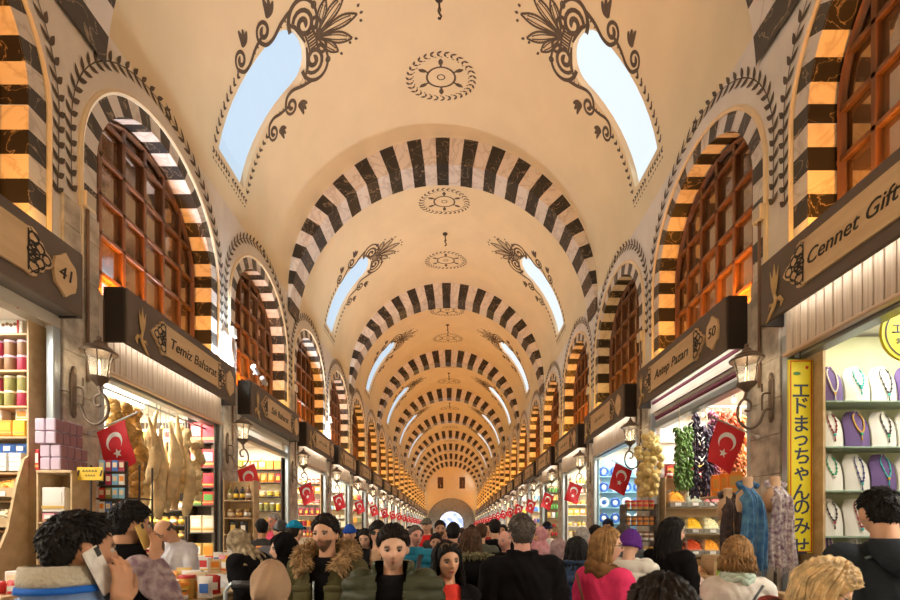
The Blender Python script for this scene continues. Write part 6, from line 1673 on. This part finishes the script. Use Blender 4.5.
# 9 young woman in red top
def ex9(M, sw, bk):
    f = MB(); l = MB()
    for sx in (-1, 1):
        pts = [M @ Vector((sx * .033 + .026 * math.cos(2 * PI * i / 14), .068 + .006 * math.sin(2 * PI * i / 14), .108 + .016 * math.sin(2 * PI * i / 14))) for i in range(15)]; f.tube(pts, .003, 5); l.add(pts[:-1], [tuple(range(14))])
    return [('sunglasses_frame', f, GM['brown']), ('sunglasses_lens', l, GM['black'])]
person('young woman in bright red top and black jacket, sunglasses pushed up on dark hair', 447, 540, 2.75, 186, 'mid', ('longhair', 'black', .016, .34), (14, -2, 4), dict(m=black_c, bulk=.012, open=dict(w=[(.6, .09), (1.1, .085), (1.3, .085), (1.42, .085), (1.5, .1)], sh=.01)), cloth('red_top', (.72, .055, .04), .75, bump=.2, bscale=60), female=True, vox=.006, lips=(.5, .1, .1), extra=ex9)
# 10 man in teal striped jacket
teal = cloth('teal_jacket', (.02, .19, .30), .5, var=.35, vscale=5)
person('man in banded teal jacket with black backpack straps looking sideways', 414, 524, 5.0, 160, 'pink', ('short', 'grizzled', .01), (52, 0, 0), dict(m=teal, bulk=.025, quilt=.09, collar=.03), vox=.0085, extra=lambda M, sw, bk: [('backpack_strap', strap([(sx * .11, -.14, 1.42), (sx * .12, 0, 1.48), (sx * .125, .13, 1.40), (sx * .13, .18, 1.25), (sx * .14, .15, 1.08)], .03), GM['black']) for sx in (-1, 1)])
# 11 sunglasses
person('woman in black wearing dark sunglasses, hair tied back', 378, 520, 4.55, 178, 'mid', ('low', 'black', .016), (6, 4, 0), dict(m=black_c, bulk=.02, open=dict(w=[(1.15, 0), (1.35, .05), (1.5, .07)])), cloth('nude', (.42, .27, .17), .8), female=True, vox=.0085, extra=lambda M, sw, bk: spectacles(M, True))
# 12
person('woman with long dark hair in brown coat between the parka man and the sunglasses', 366, 527, 5.6, 150, 'light', ('longhair', 'black', .014, .3), (25, -14, 0), cm_('camel_coat', (.22, .14, .08)), female=True, vox=.009)
person('man in royal blue knit hat behind the fur hood', 350, 524, 6.2, 150, 'mid', ('short', 'dark', .006), (25, 0, 0), cm_('grey_coat', (.10, .10, .11)), vox=.01, extra=lambda M, sw, bk: [('knit_hat', knit_cap(M), cloth('hat_blue', (.02, .08, .42), .9))])
person('person in turquoise peaked cap behind the black headscarf', 293, 519, 4.9, 60, 'mid', ('short', 'dark', .006), (-75, 0, 0), cm_('grey_coat', (.10, .10, .11)), vox=.009, extra=lambda M, sw, bk: [('cap', knit_cap(M, .035, .014, 1., 0, 6), cloth('cap_turquoise', (.01, .25, .48), .7)), ('cap_peak', peak(M), MATS['cloth_cap_turquoise'])])
person('person in black knit hat between the turquoise cap and pink jacket', 281, 520, 5.4, 190, 'mid', ('short', 'dark', .006), (10, 0, 0), cm_('grey_coat', (.10, .10, .11)), vox=.01, extra=lambda M, sw, bk: [('knit_hat', knit_cap(M), GM['black'])])
person('grey haired person in bright pink jacket at the second loofah-side counter', 275, 513, 7.7, 120, 'pink', ('short', 'grey', .015), (30, 0, 0), dict(m=cloth('pink_bright', (.75, .08, .18), .7), bulk=.03), vox=.01)
person('dark haired man with his back turned by the small bottle stand', 262, 519, 6.7, 20, 'tan', ('short', 'black', .02), (15, 0, 0), cm_('dark_jacket', (.05, .05, .05)), vox=.009, face=False)
# 17-19
person('man in grey cap and red jacket in the middle of the crowd', 427, 517, 7.6, 175, 'light', ('short', 'grizzled', .008), (-10, 0, 0), dict(m=cloth('red_jacket', (.60, .02, .02), .7), bulk=.025), vox=.011, extra=lambda M, sw, bk: [('cap', knit_cap(M, .035, .013, 1., 0, 6), cloth('cap_grey', (.12, .12, .10), .8)), ('cap_peak', peak(M), MATS['cloth_cap_grey'])])
person('bearded man in dark jacket beside the red jacket', 440, 520, 6.9, 182, 'tan', ('short', 'dark', .018), (5, 0, 0), cm_('dark_jacket', (.05, .05, .05)), beard=.85, vox=.01)
person('short dark haired youth just behind the woman in red top', 436, 533, 6.1, 180, 'tan', ('short', 'black', .018), (0, -4, 0), dict(m=cloth('bright_blue', (.01, .17, .60), .6), bulk=.02), vox=.009)
person('man in bright blue jacket seen from behind, middle of the hall', 453, 522, 5.4, 8, 'mid', ('short', 'black', .018), (-14, 0, 0), dict(m=cloth('bright_blue', (.01, .17, .60), .6), bulk=.03, collar=.02), vox=.0095, face=False)
# 21/24 fur trimmed hood
def ex24(M, sw, bk):
    hd = MB(); loft(hd, [(1.28, .10, .05, -.17), (1.36, .15, .085, -.18), (1.44, .16, .10, -.16), (1.49, .14, .09, -.13)], 24)
    return [('hood', hd, black_c), ('fur_trim', fur([(.16, -.06, 1.46), (.15, -.16, 1.50), (.07, -.235, 1.515), (-.07, -.235, 1.515), (-.15, -.16, 1.50), (-.16, -.06, 1.46)], .024, 420, .035, 5), mat('fur_olive', (.22, .20, .10), .9, var=.4, vscale=20))]
person('woman with brown hair in black parka with olive fur hood edge, from behind', 471, 527, 4.1, 6, 'mid', ('longhair', 'brown', .016, .14), (6, 0, 0), dict(m=black_c, bulk=.035), female=True, vox=.009, face=False, extra=ex24)
person('brown haired man in grey green coat from behind beside the black coat', 481, 523, 6.05, 3, 'mid', ('short', 'brown', .018), (-5, 0, 0), cm_('greygreen', (.10, .105, .08)), vox=.0095, face=False)
person('black haired man in black jacket from behind near the hall centre', 495, 519, 6.6, -4, 'mid', ('short', 'black', .02), (5, 0, 0), dict(m=black_c, bulk=.02), vox=.01, face=False)
# 25 man in long black coat
person('broad man in black overcoat with greying dark hair, from behind', 522, 513, 3.05, 2, 'pink', ('short', 'grizzled', .017), (2, 2, 0), dict(m=black_c, bulk=.03, hem=.5, collar=.035), vox=.0062, face=False, width=1.08)
person('bald pink faced man behind the black overcoat shoulder', 506, 529, 5.3, 150, 'pink', ('ring', 'grey', .006), (-10, -6, 0), dict(m=black_c, bulk=.02), vox=.009)
sc_pk = cloth('scarf_pinkish', (.66, .36, .38), .8, col2=(.5, .2, .26), vscale=12)
person('woman in dusty pink headscarf beyond the black overcoat', 541, 526, 6.3, 90, 'light', None, (20, 0, 0), cm_('pale_pink_coat', (.55, .30, .32)), female=True, vox=.01, extra=lambda M, sw, bk: [('headscarf', scarf_head(M, 8, 1.38), sc_pk)])
person('shop assistant in white shirt with dark cap by the lit counter', 547, 521, 7.6, 150, 'light', ('short', 'black', .016), (20, -10, 0), dict(m=cloth('white_shirt', (.72, .70, .66), .8), bulk=.012), vox=.011, extra=lambda M, sw, bk: [('cap', knit_cap(M, .04, .012, 1., 0, 6), cloth('cap_navy', (.03, .04, .09), .8))])
sc_g = cloth('scarf_rosegrey', (.42, .30, .30), .8, col2=(.26, .16, .17), vscale=24, detail=5)
person('woman in rose grey printed headscarf beside the navy puffer', 560, 538, 4.6, 30, 'light', None, (0, 0, 0), dict(m=black_c, bulk=.02), female=True, vox=.009, face=False, extra=lambda M, sw, bk: [('headscarf', scarf_head(M, 9, 1.40), sc_g)])
navy = cloth('navy_puffer', (.030, .055, .11), .45, var=.15, vscale=5)
person('woman with long black hair in navy puffer seen from behind', 577, 536, 3.7, -12, 'mid', ('longhair', 'black', .016, .16), (4, 0, 0), dict(m=navy, bulk=.04, quilt=.085, collar=.06), female=True, vox=.0082, face=False, extra=lambda M, sw, bk: [('bag_strap', strap([(-.05, -.18, 1.42), (.06, -.20, 1.25), (.17, -.16, 1.0)], .014), GM['black'])])
person('grey haired man behind the navy puffer', 582, 527, 5.3, -20, 'pink', ('short', 'grey', .018), (0, 0, 0), cm_('dark_jacket', (.05, .05, .05)), vox=.0095, face=False)
person('dark haired person half hidden behind the blonde bob', 596, 525, 6.3, 10, 'mid', ('short', 'black', .022), (0, 0, 0), dict(m=black_c, bulk=.02), vox=.0095, face=False)
# 32 woman in pink jacket
pinkj = cloth('raspberry', (.72, .045, .15), .8, bump=.3, bscale=90)
person('woman with honey blonde bob, spectacles and raspberry jacket', 604, 527, 3.15, -58, 'light', ('bob', 'honey', .02, .12), (-44, 0, 0), dict(m=pinkj, bulk=.02), female=True, vox=.0062, extra=lambda M, sw, bk: spectacles(M) + [('neck_scarf', neck_scarf(3, .04, .35), cloth('scarf_tan', (.20, .10, .04), .85, var=.3, vscale=8)), ('bag_strap', strap([(-.12, -.15, 1.44), (-.03, -.18, 1.25), (.10, -.17, 1.0)], .012), GM['brown'])])
person('person in purple knit hat and white padded jacket', 629, 529, 4.0, -40, 'light', None, (-10, -5, 0), dict(m=cloth('white_padded', (.70, .68, .62), .7, bump=.2, bscale=30), bulk=.038, quilt=.10), female=True, vox=.0082, extra=lambda M, sw, bk: [('knit_hat', knit_cap(M, -.03, .018, 1.08, 0, 60), cloth('hat_purple', (.11, .03, .24), .95, bump=.6, bscale=90))])
person('man with dark blue cap inside the blue lit shop', 614, 512, 9.3, 90, 'light', ('short', 'dark', .008), (-15, -10, 0), cm_('pale_blue_shirt', (.45, .55, .68)), vox=.012, H=1.95, x=3.22, extra=lambda M, sw, bk: [('cap', knit_cap(M, .04, .014, 1., 0, 6), cloth('cap_navy', (.03, .04, .09), .8))])
person('grey brown haired man behind the purple knit hat', 624, 523, 5.6, 0, 'mid', ('short', 'grizzled', .018), (0, 0, 0), cm_('grey_coat', (.10, .10, .11)), vox=.0095, face=False)
# 35 long black hair
def ex35(M, sw, bk):
    b = MB(); b.ell((-.26, -.10, 1.05), (.07, .19, .17), 20, 14, fn=lambda d: 1 + .06 * math.sin(6 * d.y)); b.tube([(-.25, -.22, 1.18), (-.20, -.13, 1.40), (-.18, -.02, 1.46), (-.2, .08, 1.38), (-.25, .02, 1.16)], .014, 6)
    return [('shoulder_bag', b, cloth('bag_slate', (.06, .09, .11), .5))]
person('woman with very long wavy black hair and slate shoulder bag at the spice counter', 669, 517, 4.1, -50, 'light', ('longhair', 'black', .02, .55), (-42, -4, 0), dict(m=black_c, bulk=.02), female=True, vox=.008, extra=ex35)
# 36 dark round head, very near
person('dark brown haired head of a short person at the bottom edge, very near', 662, 574, 1.08, 5, 'mid', ('bob', 'dark', .020, .16), (0, 8, 0), cm_('dark_coat', (.03, .025, .025)), female=True, vox=.009, face=False)
# 37 curly blonde
cream = cloth('cream_top', (.74, .69, .63), .85, bump=.2, bscale=60)
person('woman with short curly honey hair, cream top and thin dark bag strap', 737, 537, 3.0, -20, 'light', ('curly', 'honey', .026), (-12, 0, 0), dict(m=cream, bulk=.02), female=True, vox=.0068, extra=lambda M, sw, bk: [('neck_scarf', neck_scarf(5, .03, 0, (.08, .085), 1.49), cloth('scarf_mint', (.50, .62, .52), .8)), ('bag_strap', strap([(.12, -.15, 1.45), (.02, -.175, 1.28), (-.13, -.16, 1.0)], .009), GM['black'])])
# 38 blonde woman looking down
def ex38(M, sw, bk):
    return spectacles(M) + [('neck_scarf', neck_scarf(8, .05, 0, (.10, .11), 1.47), cloth('scarf_tartan', (.05, .03, .025), .85, col2=(.42, .05, .04), vscale=10, detail=1))]
person('blonde woman in spectacles and tartan scarf bending to look down', 776, 553, 1.80, -95, 'light', ('bob', 'blonde', .026, .15), (-18, -24, 0), dict(m=cloth('tan_coat', (.40, .26, .15), .85), bulk=.025), female=True, lean=.18, H=1.63, vox=.006, extra=ex38)
# 39 boy in dark hoodie
hood = cloth('hoodie', (.022, .028, .036), .8, bump=.2, bscale=60)
def ex39(M, sw, bk):
    h_ = MB(); loft(h_, [(1.34, .06, .03, -.165), (1.38, .11, .06, -.16), (1.44, .14, .08, -.13), (1.49, .12, .085, -.10), (1.51, .10, .08, -.08)], 24); L = []
    for sx in (-1, 1): L.append(('sleeve_stripe', strap([(sx * .10, -.12, 1.445), (sx * .19, -.09, 1.40), (sx * .262, -.05, 1.30), (sx * .285, -.07, 1.13)], .007), cloth('stripe_grey', (.18, .24, .26), .7)))
    return [('hood', h_, hood)] + L
person('young man in dark hooded top with grey sleeve stripes facing the necklaces', 884, 483, 2.35, -8, 'mid', ('short', 'black', .008), (-6, -6, 0), dict(m=hood, bulk=.022), vox=.0065, face=False, extra=ex39)
# ---- the crowd farther down the hall: a few figures, each copied with its own clothes' meshes
rr = random.Random(99)
protos = []
for i, (hs, hc, fem, col, yw) in enumerate([('short', 'black', 0, (.04, .04, .045), 0), ('longhair', 'dark', 1, (.10, .03, .03), 0), ('short', 'dark', 0, (.05, .06, .10), 180), ('longhair', 'black', 1, (.05, .05, .05), 180), ('short', 'brown', 0, (.14, .12, .08), 180), ('short', 'grizzled', 0, (.02, .02, .02), 0), ('short', 'black', 0, (.35, .03, .03), 180), ('bob', 'chestnut', 1, (.06, .05, .10), 0)]):
    hr = (hs, hc, .016) if hs == 'short' else (hs, hc, .014, .22)
    nmC = ['charcoal jacket', 'dark red coat', 'slate blue jacket', 'dark grey coat', 'khaki jacket', 'black coat', 'red jacket', 'plum coat'][i]
    protos.append((nmC, yw, hr, fem, dict(m=cloth('crowd%d' % i, col, .8), bulk=.02), ['black short hair', 'long dark hair', 'short dark hair', 'long black hair', 'brown short hair', 'greying hair', 'black short hair', 'chestnut bob'][i]))
spots = [(357, 520, 8.2), (340, 527, 9.3), (385, 516, 9.0), (398, 522, 8.6), (405, 521, 11.), (421, 523, 10.5), (446, 524, 12.), (464, 523, 9.6), (472, 524, 11.5), (488, 522, 9.0), (503, 524, 10.), (512, 523, 12.5), (533, 526, 8.4), (526, 525, 10.5), (430, 526, 14.), (440, 527, 16.), (455, 526, 15.), (462, 527, 18.), (470, 527, 16.5), (480, 526, 14.5), (410, 526, 13.), (415, 527, 17.), (490, 527, 17.), (498, 526, 13.5), (448, 528, 20.), (437, 528, 22.), (458, 528, 23.), (467, 528, 25.), (475, 528, 21.), (426, 528, 19.5), (452, 528, 28.), (444, 528, 31.), (462, 528, 33.), (455, 529, 38.), (447, 529, 43.), (460, 529, 47.), (372, 524, 10.8), (391, 525, 12.6), (518, 526, 15.2), (330, 526, 8.)]
made = {}
for i, (px, top, D) in enumerate(spots):
    j = (i * 5 + i // 8) % 8; nmC, yw, hr, fem, ct, hd = protos[j]
    lb = 'person in %s with %s, %s, %s of the far crowd' % (nmC, hd, 'facing the viewer' if yw else 'seen from behind', ORD[i // 8] + ' of their kind into')
    lb = '%s person from us in the far crowd with %s and %s' % (ORD[i // 8], hd, nmC)
    if j not in made: made[j] = person(lb, px, top, D, yw + rr.uniform(-20, 20), ['mid', 'light', 'tan'][j % 3], hr, (rr.uniform(-20, 20), 0, 0), ct, female=bool(fem), vox=.012, face=bool(yw), H=1.72, trousers=(.04, .04, .06), group='far crowd')
    else:
        o = dup(made[j], (PX(px, D), D, 0), R(yw + rr.uniform(-25, 25)), label=lb, group='far crowd'); f = max(.88, min(1.08, PZ(top, D) / 1.72)); o.scale = (f, f, f)
for o in list(bpy.data.objects):
    if 'h_' in o: del o['h_']
# ================================================================ light and camera
def area(name, loc, size, energy, col, rot=(0, 0, 0), spread=PI):
    l = bpy.data.lights.new(name, 'AREA'); l.shape = 'RECTANGLE'; l.size = size[0]; l.size_y = size[1]; l.energy = energy; l.color = col; l.spread = spread
    o = bpy.data.objects.new(name, l); COL.objects.link(o); o.location = loc; o.rotation_euler = rot; return o
ORANGE = (1., .32, .032); WARM2 = (1., .72, .46)
for s in (-1, 1):
    for i, yc in enumerate(shop_y[s]):
        k = i - 1
        e = 1.
        if s > 0 and k == 2: e = .06
        l = area('jamb_lamp', (XC + s * (HW + .22), yc - 1.1, 5.0), (.2, .3), 25 * e, ORANGE, (0, 0, 0), R(120))
        l.rotation_euler = Vector((-s * .04, 2.1, 2.0)).to_track_quat('-Z', 'Y').to_euler()
        if s > 0: area('lunette_lamp', (XC + s * (HW + .10), yc, 5.0), (.15, 2.), 11 * e, ORANGE, (PI, 0, 0))
        area('sign_top_uplight', (XC + s * (HW - .15), yc, 5.04), (.1, 2.5), 15 if k < 2 else 18, (1., .47, .07) if k < 2 else (1., .53, .075), (PI, 0, 0))
        area('shop_light', (XC + s * (HW + 1.0), yc, 4.08), (1.2, 2.4), (330 if i == 0 else 118 if (s, k) != (-1, 1) else 200) if (s, k) != (1, 0) else 50, (1., .93, .82))
        area('sign_led_strip', (XC + s * (HW - .20), yc, 4.40), (.025, 2.9), 7, (1., .92, .80), (0, -s * R(22), 0))
        if s < 0 and k in (1, 3):
            area('cold_floodlight', (XC + s * (HW - .13), yc + 1.62, 5.02), (.12, .25), 170, (.72, .86, 1.), (PI, 0, 0))
for s in (-1, 1):
    for i, yc in enumerate(shop_y[s]):
        if i < 2 or i > 12: continue
        l = bpy.data.lights.new('lantern_bulb', 'POINT'); l.energy = 5; l.color = (1., .80, .56); l.shadow_soft_size = .04
        o = bpy.data.objects.new('lantern_bulb', l); COL.objects.link(o); o.location = (XC + s * (HW - .37), yc - SH / 2 - .16, 3.70)
for y0 in bays:
    th = R(28); r = RV - .05
    area('skylight_daylight', (XC + r * math.cos(th), y0 + VM, ZC + r * math.sin(th)), (2.4, .9), 15, (.72, .86, 1.), (0, R(90) - th if 0 else PI / 2 - th + 0 * PI, 0))
w = bpy.data.worlds.new('world'); S.world = w; w.use_nodes = True
w.node_tree.nodes['Background'].inputs[0].default_value = (1., .66, .36, 1); w.node_tree.nodes['Background'].inputs[1].default_value = .55
cam = bpy.data.cameras.new('camera'); co = bpy.data.objects.new('camera', cam); COL.objects.link(co)
F = 455.
cam.sensor_width = 36; cam.lens = 36 * F / 900; cam.clip_start = .05; cam.clip_end = 300
co.location = (0, 0, 1.7); co.rotation_euler = (PI / 2, 0, 0)
cam.shift_x = -(453 - 450) / 900.; cam.shift_y = (530 - 300) / 900.
cam.dof.use_dof = True; cam.dof.focus_distance = 9.; cam.dof.aperture_fstop = 4.
S.camera = co
S.view_settings.view_transform = 'Standard'; S.view_settings.look = 'None'; S.view_settings.gamma = 1; S.view_settings.use_curve_mapping = False
S.view_settings.exposure = .45
S.cycles.use_denoising = True; S.cycles.max_bounces = 8; S.cycles.diffuse_bounces = 5; S.cycles.sample_clamp_indirect = 6; S.cycles.caustics_reflective = False; S.cycles.caustics_refractive = False
